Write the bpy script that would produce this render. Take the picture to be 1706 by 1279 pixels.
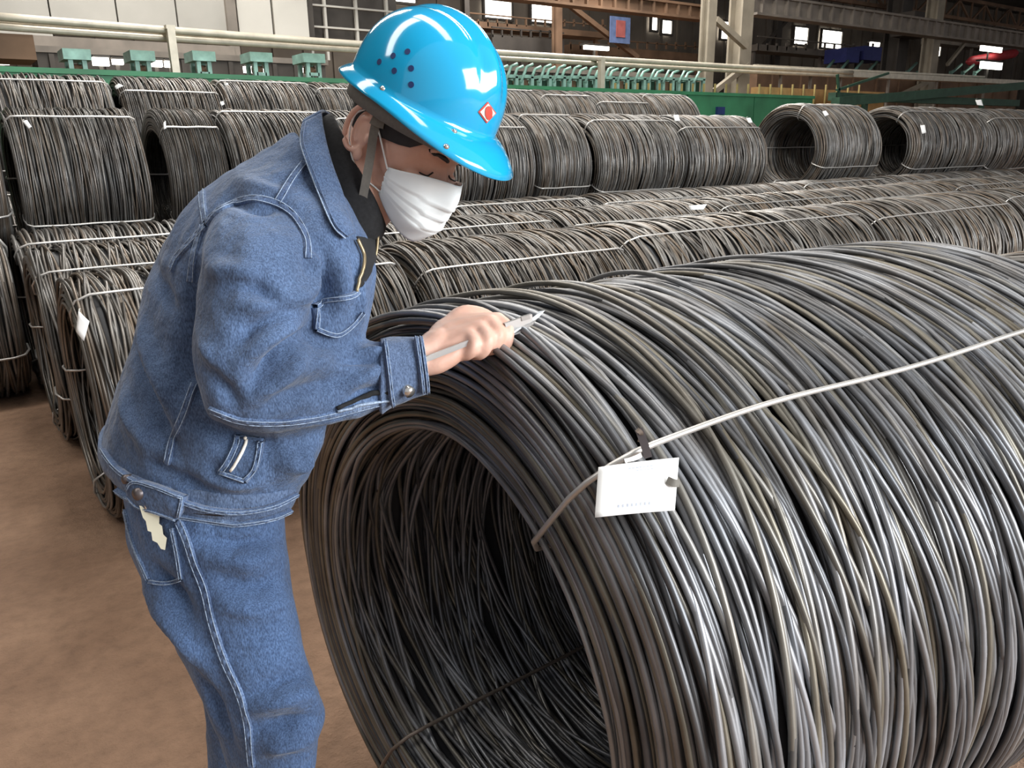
import bpy, bmesh, math, random
import numpy as np
from mathutils import Vector, Matrix
from mathutils.bvhtree import BVHTree
from mathutils.kdtree import KDTree

random.seed(7)
rng = np.random.default_rng(7)
for o in list(bpy.data.objects):
    bpy.data.objects.remove(o)
C = bpy.context.scene.collection
scene = bpy.context.scene

# ------------------------------------------------------------------ camera
W, H = 1706, 1279
FPX, PITCH, ROLL, YAW, HC = 1315.7, 0.2923, -0.016, 0.6168, 1.595
FW = np.array([math.sin(YAW)*math.cos(PITCH), math.cos(YAW)*math.cos(PITCH), -math.sin(PITCH)])
_r = np.array([math.cos(YAW), -math.sin(YAW), 0.0])
_u = np.cross(_r, FW)
RT = math.cos(ROLL)*_r + math.sin(ROLL)*_u
UP = -math.sin(ROLL)*_r + math.cos(ROLL)*_u
CAM = np.array([0, 0, HC])
cd = bpy.data.cameras.new('camera')
cam = bpy.data.objects.new('camera', cd)
C.objects.link(cam)
cam.matrix_world = Matrix(((RT[0], UP[0], -FW[0], 0), (RT[1], UP[1], -FW[1], 0), (RT[2], UP[2], -FW[2], HC), (0, 0, 0, 1)))
cd.sensor_fit = 'HORIZONTAL'
cd.sensor_width = 36
cd.lens = FPX/W*36
cd.clip_start = 0.02
cd.clip_end = 200
scene.camera = cam

# ------------------------------------------------------------------ world, lights, exposure
wd = bpy.data.worlds.new('world')
scene.world = wd
wd.use_nodes = True
bg = wd.node_tree.nodes['Background']
bg.inputs[0].default_value = (0.97, 0.97, 1.0, 1)
bg.inputs[1].default_value = 0.48

def area(name, loc, target, sx, sy, power, col=(1, 1, 1)):
    l = bpy.data.lights.new(name, 'AREA')
    l.shape = 'RECTANGLE'
    l.size = sx
    l.size_y = sy
    l.energy = power
    l.color = col
    o = bpy.data.objects.new(name, l)
    C.objects.link(o)
    o.location = loc
    o.rotation_euler = (Vector(target)-Vector(loc)).to_track_quat('-Z', 'Y').to_euler()
    return o
# daylight from the open side of the hall behind the photographer, roof lights, and added overhead fills for the background
area('hall_opening_daylight', (5.5, -7.0, 4.0), (1.5, 1.0, 0.7), 7.0, 4.5, 1900, (0.93, 0.97, 1.0))
area('overhead_light', (1.6, 1.6, 8.2), (1.6, 1.6, 0), 1.0, 6.0, 210, (1, 0.97, 0.92))
area('overhead_light', (7.0, 6.0, 8.2), (7.0, 6.0, 0), 1.4, 8.0, 420, (1, 0.96, 0.9))
area('overhead_light', (-3.0, 4.0, 8.2), (-1.0, 4.0, 0), 1.4, 8.0, 330, (1, 0.97, 0.92))
area('overhead_light', (3.0, 13.0, 8.6), (3.0, 13.0, 0), 1.4, 9.0, 900, (1, 0.96, 0.9))  # added fill lamp, brightens the structures behind the barrier
area('overhead_light', (14.0, 15.0, 8.6), (14.0, 15.0, 0), 1.4, 9.0, 1600, (1, 0.96, 0.9))  # added fill lamp, lifts the dim right end of the background
scene.view_settings.view_transform = 'Standard'
scene.view_settings.look = 'None'
scene.view_settings.exposure = 0.0
scene.view_settings.gamma = 1.0
scene.view_settings.use_curve_mapping = False

# ------------------------------------------------------------------ pixel helpers
def ray(px, py):
    return FW + RT*(px-W/2)/FPX - UP*(py-H/2)/FPX
def onY(px, py, Y):
    d = ray(px, py)
    return CAM + d*(Y/d[1])
def onZ(px, py, z):
    d = ray(px, py)
    return CAM + d*((z-HC)/d[2])
def dep(px, py, t):
    return CAM + ray(px, py)*t

# ------------------------------------------------------------------ mesh helpers
def new_obj(name, verts, faces, mat=None, parent=None, smooth=True):
    me = bpy.data.meshes.new(name)
    me.from_pydata([tuple(map(float, v)) for v in verts], [], [tuple(map(int, f)) for f in faces])
    if smooth:
        me.polygons.foreach_set('use_smooth', [True]*len(me.polygons))
    me.update()
    o = bpy.data.objects.new(name, me)
    C.objects.link(o)
    if mat:
        me.materials.append(mat)
    if parent:
        o.parent = parent
    return o
def quad_obj(name, V, Fq, mat=None, parent=None, smooth=True):
    """fast path: V (n,3) array, Fq (m,4) int array"""
    me = bpy.data.meshes.new(name)
    V = np.ascontiguousarray(V, dtype=np.float32)
    Fq = np.ascontiguousarray(Fq, dtype=np.int32)
    me.vertices.add(len(V))
    me.vertices.foreach_set('co', V.ravel())
    me.loops.add(Fq.size)
    me.loops.foreach_set('vertex_index', Fq.ravel())
    me.polygons.add(len(Fq))
    me.polygons.foreach_set('loop_start', np.arange(0, Fq.size, 4, dtype=np.int32))
    me.polygons.foreach_set('loop_total', np.full(len(Fq), 4, dtype=np.int32))
    me.polygons.foreach_set('use_smooth', np.full(len(Fq), smooth))
    me.update(calc_edges=True)
    me.validate()
    o = bpy.data.objects.new(name, me)
    C.objects.link(o)
    if mat:
        me.materials.append(mat)
    if parent:
        o.parent = parent
    return o
def empty(name, loc=(0, 0, 0), rz=0):
    o = bpy.data.objects.new(name, None)
    o.empty_display_size = 0.1
    C.objects.link(o)
    o.location = loc
    o.rotation_euler = (0, 0, rz)
    return o
def tag(o, label, cat, group=None):
    o['label'] = label
    o['category'] = cat
    if group:
        o['group'] = group
    return o
def box_vf(x0, x1, y0, y1, z0, z1):
    v = [(x0, y0, z0), (x1, y0, z0), (x1, y1, z0), (x0, y1, z0), (x0, y0, z1), (x1, y0, z1), (x1, y1, z1), (x0, y1, z1)]
    f = [(0, 3, 2, 1), (4, 5, 6, 7), (0, 1, 5, 4), (1, 2, 6, 5), (2, 3, 7, 6), (3, 0, 4, 7)]
    return v, f
def box(name, x0, x1, y0, y1, z0, z1, mat, parent=None):
    v, f = box_vf(min(x0, x1), max(x0, x1), min(y0, y1), max(y0, y1), min(z0, z1), max(z0, z1))
    return new_obj(name, v, f, mat, parent, smooth=False)
def frames(P, closed):
    P = np.asarray(P, float)
    n = len(P)
    if closed:
        T = np.roll(P, -1, 0)-np.roll(P, 1, 0)
    else:
        T = np.gradient(P, axis=0)
    T /= np.linalg.norm(T, axis=1)[:, None]+1e-12
    ref = np.array([0, 0, 1.0])
    if abs(T[:, 2]).mean() > 0.8:
        ref = np.array([1.0, 0, 0])
    A = np.cross(T, ref)
    nn = np.linalg.norm(A, axis=1)[:, None]
    A = A/np.maximum(nn, 1e-9)
    B = np.cross(T, A)
    return T, A, B
def tube_vf(P, r, k=6, closed=False, caps=True):
    P = np.asarray(P, float)
    n = len(P)
    r = np.broadcast_to(np.asarray(r, float), (n,))
    T, A, B = frames(P, closed)
    an = np.linspace(0, 2*math.pi, k, endpoint=False)
    V = P[:, None, :] + r[:, None, None]*(np.cos(an)[None, :, None]*A[:, None, :] + np.sin(an)[None, :, None]*B[:, None, :])
    V = V.reshape(-1, 3)
    F = []
    m = n if closed else n-1
    for i in range(m):
        j = (i+1) % n
        for a in range(k):
            b = (a+1) % k
            F.append((i*k+a, i*k+b, j*k+b, j*k+a))
    if caps and not closed:
        F.append(tuple(range(k-1, -1, -1)))
        F.append(tuple((n-1)*k+a for a in range(k)))
    return V, F
def tube(name, P, r, mat, parent=None, k=6, closed=False):
    V, F = tube_vf(P, r, k, closed)
    return new_obj(name, V, F, mat, parent)
def beam(name, a, b, w, h, mat, parent=None):
    """rectangular bar between two points"""
    a = np.array(a, float); b = np.array(b, float)
    t = (b-a)/np.linalg.norm(b-a)
    ref = np.array([0, 0, 1.0]) if abs(t[2]) < 0.9 else np.array([0, 1.0, 0])
    s = np.cross(t, ref); s /= np.linalg.norm(s)
    u = np.cross(s, t)
    v = []
    for p in (a, b):
        for i, j in ((-1, -1), (1, -1), (1, 1), (-1, 1)):
            v.append(p+s*i*w/2+u*j*h/2)
    f = [(3, 2, 1, 0), (4, 5, 6, 7), (0, 1, 5, 4), (1, 2, 6, 5), (2, 3, 7, 6), (3, 0, 4, 7)]
    return new_obj(name, v, f, mat, parent, smooth=False)
def merge_vf(lst):
    V, F = [], []
    n = 0
    for v, f in lst:
        V.extend([tuple(x) for x in v])
        F.extend([tuple(i+n for i in q) for q in f])
        n += len(v)
    return V, F
def resample(P, n):
    P = np.asarray(P, float)
    d = np.r_[0, np.cumsum(np.linalg.norm(np.diff(P, axis=0), axis=1))]
    s = np.linspace(0, d[-1], n)
    return np.stack([np.interp(s, d, P[:, i]) for i in range(P.shape[1])], 1)
def spline(P, n):
    """Catmull-Rom through rows of P (any dimension)"""
    P = np.asarray(P, float)
    Q = np.vstack([2*P[0]-P[1], P, 2*P[-1]-P[-2]])
    m = len(P)-1
    out = []
    for s in np.linspace(0, m, n):
        i = min(int(s), m-1)
        t = s-i
        p0, p1, p2, p3 = Q[i], Q[i+1], Q[i+2], Q[i+3]
        out.append(0.5*((2*p1)+(-p0+p2)*t+(2*p0-5*p1+4*p2-p3)*t*t+(-p0+3*p1-3*p2+p3)*t**3))
    return np.array(out)

# ------------------------------------------------------------------ materials
def mat_new(name):
    m = bpy.data.materials.new(name)
    m.use_nodes = True
    nt = m.node_tree
    b = nt.nodes['Principled BSDF']
    return m, nt, b
def plain(name, col, rough=0.6, metal=0.0, var=0.12, scale=6.0, bump=0.0, emit=None):
    m, nt, b = mat_new(name)
    n = nt.nodes.new('ShaderNodeTexNoise')
    n.inputs['Scale'].default_value = scale
    n.inputs['Detail'].default_value = 5
    tc = nt.nodes.new('ShaderNodeTexCoord')
    nt.links.new(tc.outputs['Object'], n.inputs['Vector'])
    r = nt.nodes.new('ShaderNodeValToRGB')
    r.color_ramp.elements[0].position = 0.3
    r.color_ramp.elements[1].position = 0.7
    r.color_ramp.elements[0].color = (*[c*(1-var) for c in col], 1)
    r.color_ramp.elements[1].color = (*[min(1, c*(1+var)) for c in col], 1)
    nt.links.new(n.outputs['Fac'], r.inputs[0])
    nt.links.new(r.outputs[0], b.inputs['Base Color'])
    b.inputs['Roughness'].default_value = rough
    b.inputs['Metallic'].default_value = metal
    if bump:
        bp = nt.nodes.new('ShaderNodeBump')
        bp.inputs['Strength'].default_value = bump
        bp.inputs['Distance'].default_value = 0.01
        nt.links.new(n.outputs['Fac'], bp.inputs['Height'])
        nt.links.new(bp.outputs[0], b.inputs['Normal'])
    if emit:
        b.inputs['Emission Color'].default_value = (*col, 1)
        b.inputs['Emission Strength'].default_value = emit
    return m
def wire_mat(name, dark, light, warm):
    m, nt, b = mat_new(name)
    g = nt.nodes.new('ShaderNodeNewGeometry')
    oi = nt.nodes.new('ShaderNodeObjectInfo')
    add = nt.nodes.new('ShaderNodeMath'); add.operation = 'ADD'
    fr = nt.nodes.new('ShaderNodeMath'); fr.operation = 'FRACT'
    nt.links.new(g.outputs['Random Per Island'], add.inputs[0])
    nt.links.new(oi.outputs['Random'], add.inputs[1])
    nt.links.new(add.outputs[0], fr.inputs[0])
    r = nt.nodes.new('ShaderNodeValToRGB')
    e = r.color_ramp.elements
    e[0].position = 0.0; e[0].color = (*dark, 1)
    e[1].position = 1.0; e[1].color = (*light, 1)
    for pos, col in ((0.25, warm), (0.45, light), (0.6, dark), (0.8, [0.5*(a+c) for a, c in zip(dark, light)])):
        x = e.new(pos); x.color = (*col, 1)
    nt.links.new(fr.outputs[0], r.inputs[0])
    tc = nt.nodes.new('ShaderNodeTexCoord')
    n = nt.nodes.new('ShaderNodeTexNoise')
    n.inputs['Scale'].default_value = 9
    n.inputs['Detail'].default_value = 6
    nt.links.new(tc.outputs['Object'], n.inputs['Vector'])
    mx = nt.nodes.new('ShaderNodeMix'); mx.data_type = 'RGBA'; mx.blend_type = 'MULTIPLY'
    mx.inputs[0].default_value = 0.8
    r2 = nt.nodes.new('ShaderNodeValToRGB')
    r2.color_ramp.elements[0].position = 0.3
    r2.color_ramp.elements[0].color = (0.62, 0.55, 0.48, 1)
    r2.color_ramp.elements[1].position = 0.65
    r2.color_ramp.elements[1].color = (1.15, 1.15, 1.15, 1)
    nt.links.new(n.outputs['Fac'], r2.inputs[0])
    nt.links.new(r.outputs[0], mx.inputs[6])
    nt.links.new(r2.outputs[0], mx.inputs[7])
    nt.links.new(mx.outputs[2], b.inputs['Base Color'])
    b.inputs['Metallic'].default_value = 0.55
    b.inputs['Roughness'].default_value = 0.42
    return m
def denim_mat(name, lo, hi, worn):
    m, nt, b = mat_new(name)
    tc = nt.nodes.new('ShaderNodeTexCoord')
    def noise(s, d, vec=None):
        n = nt.nodes.new('ShaderNodeTexNoise')
        n.inputs['Scale'].default_value = s
        n.inputs['Detail'].default_value = d
        nt.links.new(vec or tc.outputs['Object'], n.inputs['Vector'])
        return n
    big = noise(7, 4)
    mp = nt.nodes.new('ShaderNodeMapping')
    mp.inputs['Scale'].default_value = (1, 1, 0.35)
    nt.links.new(tc.outputs['Object'], mp.inputs['Vector'])
    fine = noise(560, 3, mp.outputs[0])
    r = nt.nodes.new('ShaderNodeValToRGB')
    r.color_ramp.elements[0].position = 0.33; r.color_ramp.elements[0].color = (*lo, 1)
    r.color_ramp.elements[1].position = 0.62; r.color_ramp.elements[1].color = (*hi, 1)
    x = r.color_ramp.elements.new(0.8); x.color = (*worn, 1)
    nt.links.new(big.outputs['Fac'], r.inputs[0])
    r2 = nt.nodes.new('ShaderNodeValToRGB')
    r2.color_ramp.elements[0].position = 0.35; r2.color_ramp.elements[0].color = (0.55, 0.58, 0.62, 1)
    r2.color_ramp.elements[1].position = 0.68; r2.color_ramp.elements[1].color = (1.5, 1.45, 1.38, 1)
    nt.links.new(fine.outputs['Fac'], r2.inputs[0])
    mx = nt.nodes.new('ShaderNodeMix'); mx.data_type = 'RGBA'; mx.blend_type = 'MULTIPLY'
    mx.inputs[0].default_value = 1
    nt.links.new(r.outputs[0], mx.inputs[6]); nt.links.new(r2.outputs[0], mx.inputs[7])
    nt.links.new(mx.outputs[2], b.inputs['Base Color'])
    b.inputs['Roughness'].default_value = 0.9
    b.inputs['Sheen Weight'].default_value = 0.15
    bp = nt.nodes.new('ShaderNodeBump')
    bp.inputs['Strength'].default_value = 0.35
    bp.inputs['Distance'].default_value = 0.001
    nt.links.new(fine.outputs['Fac'], bp.inputs['Height'])
    mid = noise(38, 4)
    bp2 = nt.nodes.new('ShaderNodeBump')
    bp2.inputs['Strength'].default_value = 0.8
    bp2.inputs['Distance'].default_value = 0.008
    nt.links.new(mid.outputs['Fac'], bp2.inputs['Height'])
    nt.links.new(bp.outputs[0], bp2.inputs['Normal'])
    nt.links.new(bp2.outputs[0], b.inputs['Normal'])
    return m

M = {}
M['wire'] = wire_mat('steel_wire_near', (0.115, 0.12, 0.13), (0.345, 0.355, 0.375), (0.215, 0.197, 0.157))
M['wire_mid'] = wire_mat('steel_wire_rows', (0.088, 0.084, 0.08), (0.26, 0.25, 0.235), (0.195, 0.155, 0.118))
M['wire_far'] = wire_mat('steel_wire_back', (0.095, 0.094, 0.093), (0.27, 0.262, 0.25), (0.18, 0.148, 0.12))
M['gap_fill'] = plain('gap_shade_fill', (0.05, 0.05, 0.052), 0.6, 0.3)  # near-black filler colour, paints the shade in gaps between turns
M['tie'] = plain('tie_wire_steel', (0.55, 0.53, 0.5), 0.4, 0.6)
M['tie_dark'] = plain('tie_wire_rusty', (0.22, 0.18, 0.15), 0.5, 0.5)
M['paper'] = plain('white_tag_card', (0.9, 0.9, 0.88), 0.6, 0, 0.02)
M['print'] = plain('faint_grey_print', (0.42, 0.45, 0.52), 0.7, 0, 0.1, 80)
M['band'] = plain('tag_steel_band', (0.14, 0.12, 0.12), 0.4, 0.7)
M['denim'] = denim_mat('jacket_denim', (0.046, 0.078, 0.150), (0.072, 0.122, 0.232), (0.14, 0.20, 0.32))
M['jean'] = denim_mat('jeans_denim', (0.044, 0.080, 0.165), (0.066, 0.122, 0.25), (0.11, 0.18, 0.32))
M['seam'] = denim_mat('denim_seam', (0.03, 0.055, 0.12), (0.11, 0.17, 0.30), (0.26, 0.34, 0.48))
M['band_denim'] = denim_mat('waistband_denim', (0.055, 0.085, 0.16), (0.095, 0.145, 0.25), (0.17, 0.23, 0.34))
M['thread'] = plain('pale_thread', (0.27, 0.34, 0.45), 0.9, 0, 0.4, 300)
M['black'] = plain('black_knit', (0.012, 0.012, 0.013), 0.95, 0, 0.3, 200)
M['belt'] = plain('black_leather', (0.015, 0.014, 0.014), 0.5)
M['helmet'] = plain('blue_helmet_shell', (0.012, 0.36, 0.64), 0.12, 0, 0.02)
M['helmet'].node_tree.nodes['Principled BSDF'].inputs['Coat Weight'].default_value = 0.6
M['helmet'].node_tree.nodes['Principled BSDF'].inputs['Coat Roughness'].default_value = 0.05
M['hole'] = plain('vent_dark', (0.01, 0.03, 0.12), 0.7)
M['chrome'] = plain('bright_metal', (0.7, 0.68, 0.64), 0.2, 0.9)
M['steel'] = plain('caliper_steel', (0.55, 0.56, 0.56), 0.3, 0.85)
M['strap'] = plain('grey_webbing', (0.16, 0.15, 0.13), 0.8, 0, 0.1, 200)
M['mask'] = plain('white_mask_cloth', (0.8, 0.84, 0.84), 0.85, 0, 0.03, 30)
M['hair'] = plain('black_hair', (0.012, 0.01, 0.01), 0.55, 0, 0.5, 120)
M['red'] = plain('emblem_red', (0.65, 0.07, 0.05), 0.5)
M['cream'] = plain('emblem_cream', (0.85, 0.78, 0.68), 0.5, 0, 0.03)
M['key'] = plain('key_brass', (0.82, 0.78, 0.6), 0.35, 0.3, 0.05)
M['boot'] = plain('boot_leather', (0.03, 0.026, 0.022), 0.6)
M['zip'] = plain('zip_brass', (0.35, 0.27, 0.16), 0.4, 0.7)
M['green'] = plain('green_paint', (0.035, 0.19, 0.085), 0.55, 0, 0.3, 1.5)
M['green_dark'] = plain('dark_green_paint', (0.02, 0.06, 0.035), 0.6, 0, 0.25)
M['teal'] = plain('pale_green_machine', (0.24, 0.42, 0.36), 0.5, 0.1, 0.3)
M['pipe'] = plain('pale_pipe', (0.52, 0.47, 0.38), 0.45, 0.2, 0.15)
M['colm'] = plain('column_paint', (0.27, 0.235, 0.18), 0.7, 0, 0.2, 2)
M['girder'] = plain('girder_grey', (0.22, 0.19, 0.16), 0.7, 0, 0.25, 2)
M['dark_steel'] = plain('dark_structure', (0.07, 0.06, 0.052), 0.75, 0, 0.35, 1)
M['rust'] = plain('rusty_structure', (0.17, 0.10, 0.06), 0.8, 0, 0.4, 1.2)
M['clad'] = plain('pale_cladding', (0.42, 0.40, 0.36), 0.7, 0, 0.12, 0.8)
M['clad_lite'] = plain('white_cladding', (0.62, 0.59, 0.53), 0.7, 0, 0.08, 0.8)
M['wallback'] = plain('back_wall_dark', (0.17, 0.145, 0.118), 0.85, 0, 0.35, 0.5)
M['yellow'] = plain('yellow_rail', (0.34, 0.26, 0.10), 0.6, 0, 0.2)
M['orange'] = plain('orange_kerb', (0.42, 0.24, 0.09), 0.7, 0, 0.2)
M['blue_bin'] = plain('blue_bin', (0.06, 0.075, 0.3), 0.6)
M['poster_blue'] = plain('poster_blue', (0.14, 0.2, 0.38), 0.6, 0, 0.2)
M['poster_red'] = plain('poster_red', (0.42, 0.12, 0.11), 0.6, 0, 0.2)
M['red_pipe'] = plain('red_paint', (0.5, 0.05, 0.06), 0.5, 0, 0.15)
M['lamp'] = plain('daylight_pane', (1.0, 0.97, 0.88), 0.5, 0, 0.0, emit=5.0)
M['frame'] = plain('pane_frame', (0.10, 0.09, 0.08), 0.7)
M['roof'] = plain('roof_sheet', (0.12, 0.11, 0.10), 0.8, 0, 0.2, 0.6)

# skin
m, nt, b = mat_new('skin')
n = nt.nodes.new('ShaderNodeTexNoise'); n.inputs['Scale'].default_value = 14; n.inputs['Detail'].default_value = 5
tc = nt.nodes.new('ShaderNodeTexCoord'); nt.links.new(tc.outputs['Object'], n.inputs['Vector'])
r = nt.nodes.new('ShaderNodeValToRGB')
r.color_ramp.elements[0].position = 0.35; r.color_ramp.elements[0].color = (0.60, 0.34, 0.25, 1)
r.color_ramp.elements[1].position = 0.7; r.color_ramp.elements[1].color = (0.76, 0.48, 0.38, 1)
nt.links.new(n.outputs['Fac'], r.inputs[0]); nt.links.new(r.outputs[0], b.inputs['Base Color'])
b.inputs['Roughness'].default_value = 0.5
b.inputs['Subsurface Weight'].default_value = 0.12
b.inputs['Subsurface Radius'].default_value = (0.01, 0.004, 0.002)
n3 = nt.nodes.new('ShaderNodeTexNoise'); n3.inputs['Scale'].default_value = 160
nt.links.new(tc.outputs['Object'], n3.inputs['Vector'])
bp = nt.nodes.new('ShaderNodeBump'); bp.inputs['Strength'].default_value = 0.12; bp.inputs['Distance'].default_value = 0.002
nt.links.new(n3.outputs['Fac'], bp.inputs['Height']); nt.links.new(bp.outputs[0], b.inputs['Normal'])
M['skin'] = m

# floor: trodden brown earth over concrete
m, nt, b = mat_new('earth_floor')
tc = nt.nodes.new('ShaderNodeTexCoord')
n1 = nt.nodes.new('ShaderNodeTexNoise'); n1.inputs['Scale'].default_value = 1.6; n1.inputs['Detail'].default_value = 8
n2 = nt.nodes.new('ShaderNodeTexNoise'); n2.inputs['Scale'].default_value = 16; n2.inputs['Detail'].default_value = 9; n2.inputs['Roughness'].default_value = 0.65
for q in (n1, n2):
    nt.links.new(tc.outputs['Object'], q.inputs['Vector'])
r = nt.nodes.new('ShaderNodeValToRGB')
r.color_ramp.elements[0].position = 0.3; r.color_ramp.elements[0].color = (0.21, 0.122, 0.075, 1)
r.color_ramp.elements[1].position = 0.72; r.color_ramp.elements[1].color = (0.36, 0.225, 0.145, 1)
nt.links.new(n1.outputs['Fac'], r.inputs[0])
r2 = nt.nodes.new('ShaderNodeValToRGB')
r2.color_ramp.elements[0].position = 0.3; r2.color_ramp.elements[0].color = (0.7, 0.68, 0.66, 1)
r2.color_ramp.elements[1].position = 0.6; r2.color_ramp.elements[1].color = (1.08, 1.06, 1.04, 1)
nt.links.new(n2.outputs['Fac'], r2.inputs[0])
mx = nt.nodes.new('ShaderNodeMix'); mx.data_type = 'RGBA'; mx.blend_type = 'MULTIPLY'; mx.inputs[0].default_value = 0.7
nt.links.new(r.outputs[0], mx.inputs[6]); nt.links.new(r2.outputs[0], mx.inputs[7])
nt.links.new(mx.outputs[2], b.inputs['Base Color'])
b.inputs['Roughness'].default_value = 0.8
bp = nt.nodes.new('ShaderNodeBump'); bp.inputs['Strength'].default_value = 0.8; bp.inputs['Distance'].default_value = 0.03
nt.links.new(n2.outputs['Fac'], bp.inputs['Height']); nt.links.new(bp.outputs[0], b.inputs['Normal'])
M['floor'] = m

# ------------------------------------------------------------------ the hall
fl = box('floor', -14, 62, -9, 30, -0.2, 0, M['floor'])
fl['kind'] = 'structure'
BW = 26.0     # back wall plane
bw = box('wall_back', -14, 62, BW, BW+0.3, 0, 9.2, M['wallback'])
bw['kind'] = 'structure'
rf = box('ceiling', -14, 62, -2, BW+0.3, 9.2, 9.4, M['roof'])
rf['kind'] = 'structure'
wl = box('wall_left', -14.3, -14, -2, BW+0.3, 0, 9.4, M['wallback'])
wl['kind'] = 'structure'
wr = box('wall_right', 62, 62.3, -2, BW+0.3, 0, 9.4, M['wallback'])
wr['kind'] = 'structure'
# wall sheeting ribs on the back wall
for i in range(75):
    x = -13.5+i*1.0
    q = box('sheet_rib', x-0.05, x+0.05, BW-0.08, BW, 0.0, 9.2, M['wallback'], bw)
# bright windows in the back wall
WINS = [(805, 850, 0, 33), (883, 926, 2, 40), (1084, 1092, 25, 51), (1101, 1116, 34, 57), (1200, 1215, 36, 66), (1237, 1245, 48, 66),
        (1322, 1342, 45, 75), (1368, 1398, 50, 82), (1485, 1503, 63, 91), (1545, 1563, 74, 94), (650, 690, -6, 6)]
for i, (a, c, t, d) in enumerate(WINS):
    p = onY(a, t, BW-0.1); q = onY(c, d, BW-0.1)
    wv = box('window_%d' % (i+1), p[0], q[0], BW-0.16, BW-0.1, q[2], p[2], M['lamp'])
    wv['kind'] = 'structure'
    wv['label'] = 'bright daylit window opening in the dark back wall'
    x0, x1, z0, z1 = p[0], q[0], q[2], p[2]
    for nm, bxs in (('window_frame', (x0-0.08, x1+0.08, z1, z1+0.08)), ('window_frame', (x0-0.08, x1+0.08, z0-0.08, z0)),
                    ('window_frame', (x0-0.08, x0, z0, z1)), ('window_frame', (x1, x1+0.08, z0, z1))):
        box(nm, bxs[0], bxs[1], BW-0.22, BW-0.1, bxs[2], bxs[3], M['frame'], wv)

# ------------------------------------------------------------------ structures at the back of the hall
YG = 11.4
def pbox(name, x0, x1, y0, y1, Y, dY, mat, parent=None):
    """box whose front face lies at distance Y, outlined by its height and width in the photo"""
    a = onY(x0, (y0+y1)/2, Y); b = onY(x1, (y0+y1)/2, Y)
    c = onY((x0+x1)/2, y0, Y); d = onY((x0+x1)/2, y1, Y)
    return box(name, a[0], b[0], Y, Y+dY, d[2], c[2], mat, parent)
gt = onY(560, 131, YG)[2]
g_end = onY(1388, 160, 10.9)[0]
gw = tag(empty('green_barrier', (0, YG, 0)), 'long green painted steel barrier behind the stacked coils', 'barrier')
def loc(o, root):
    """parent keeping the place in the world"""
    o.parent = root
    o.matrix_parent_inverse = Matrix.Translation(root.location).inverted()
    return o
xs = np.linspace(-6, g_end, 12)
for i in range(11):
    loc(box('panel', xs[i]+0.012, xs[i+1]-0.012, YG, YG+0.25, 0, gt-0.06, M['green']), gw)
loc(box('top_rail', -6, g_end, YG-0.05, YG+0.3, gt-0.06, gt, M['green']), gw)
loc(box('hatch', onY(1192, 185, YG)[0], onY(1204, 185, YG)[0], YG-0.06, YG, onY(1192, 191, YG)[2], onY(1192, 178, YG)[2], M['hole']), gw)

# long pipes carried on posts
PIPES = [([(-60, 23), (0, 28), (290, 51), (560, 71), (900, 92), (1240, 112), (1420, 121)], 0.05, 'upper pale service pipe running above the green barrier'),
         ([(-60, 40), (0, 45), (290, 65), (560, 82), (900, 101), (1240, 119), (1420, 127)], 0.042, 'lower pale service pipe running above the green barrier'),
         ([(-60, 31), (0, 36), (290, 57), (560, 77), (900, 97), (1240, 116)], 0.035, 'middle dull pipe between the two pale service pipes')]
for k, (pts, rr, lb) in enumerate(PIPES):
    P = [onY(a, c, YG+0.9+0.12*k) for a, c in pts]
    tag(tube('service_pipe', resample(P, 30), rr, M['pipe'], None, 8), lb, 'pipe', 'service pipes')
for x, yt, yb in ((290, 48, 128), (640, 76, 140), (1010, 100, 158)):
    a = onY(x-5, yt, YG+0.75)
    o = tag(empty('pipe_post', (a[0], YG+0.75, 0)), {290: 'thin pale post holding the service pipes before the cladding', 640: 'thin pale post holding the service pipes behind the helmet', 1010: 'thin pale post holding the service pipes beside the machines'}[x], 'post', 'pipe posts')
    box('post', -0.05, 0.05, 0, 0.1, 0, a[2], M['pipe'], o)
    box('bracket', -0.06, 0.06, 0, 0.55, a[2], a[2]+0.05, M['pipe'], o)

# clad building at the left
YB = 17.0
cb = tag(empty('clad_building', (0, YB, 0)), 'pale sheet-clad gallery high above the left end of the barrier', 'building')
for a, c, mt in ((-150, -40, 'clad'), (-38, 78, 'clad'), (81, 190, 'clad'), (193, 290, 'clad'), (293, 378, 'clad'), (394, 450, 'clad_lite'), (454, 511, 'clad_lite')):
    yb = 58+0.02*max(0, a)
    loc(pbox('cladding_sheet', a, c, -60, yb, YB, 0.12, M[mt]), cb)
loc(pbox('corner_post', 378, 394, -60, 110, YB-0.1, 0.3, M['girder']), cb)
loc(pbox('back_sheet', -150, 520, -60, 60, YB+0.15, 0.1, M['dark_steel']), cb)
loc(pbox('floor_beam', -150, 390, 62, 86, YB-0.15, 0.5, M['girder']), cb)
# glazed stair tower next to it
st = tag(empty('stair_frame', (0, YB, 0)), 'dark framed stair cage with pale rails beside the clad gallery', 'stair')
loc(pbox('infill', 516, 660, -60, 78, YB+0.5, 0.1, M['dark_steel']), st)
for x in (514, 540, 592, 643):
    loc(pbox('upright', x, x+4, -60, 100, YB+0.3, 0.08, M['clad_lite']), st)
for y in (12, 47):
    loc(pbox('rail', 514, 660, y, y+3, YB+0.28, 0.06, M['clad_lite']), st)
tag(pbox('cabinet_box', -20, 58, 56, 98, 12.5, 0.8, M['rust']), 'rusty brown cabinet above the barrier at the gallery foot', 'cabinet')

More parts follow.
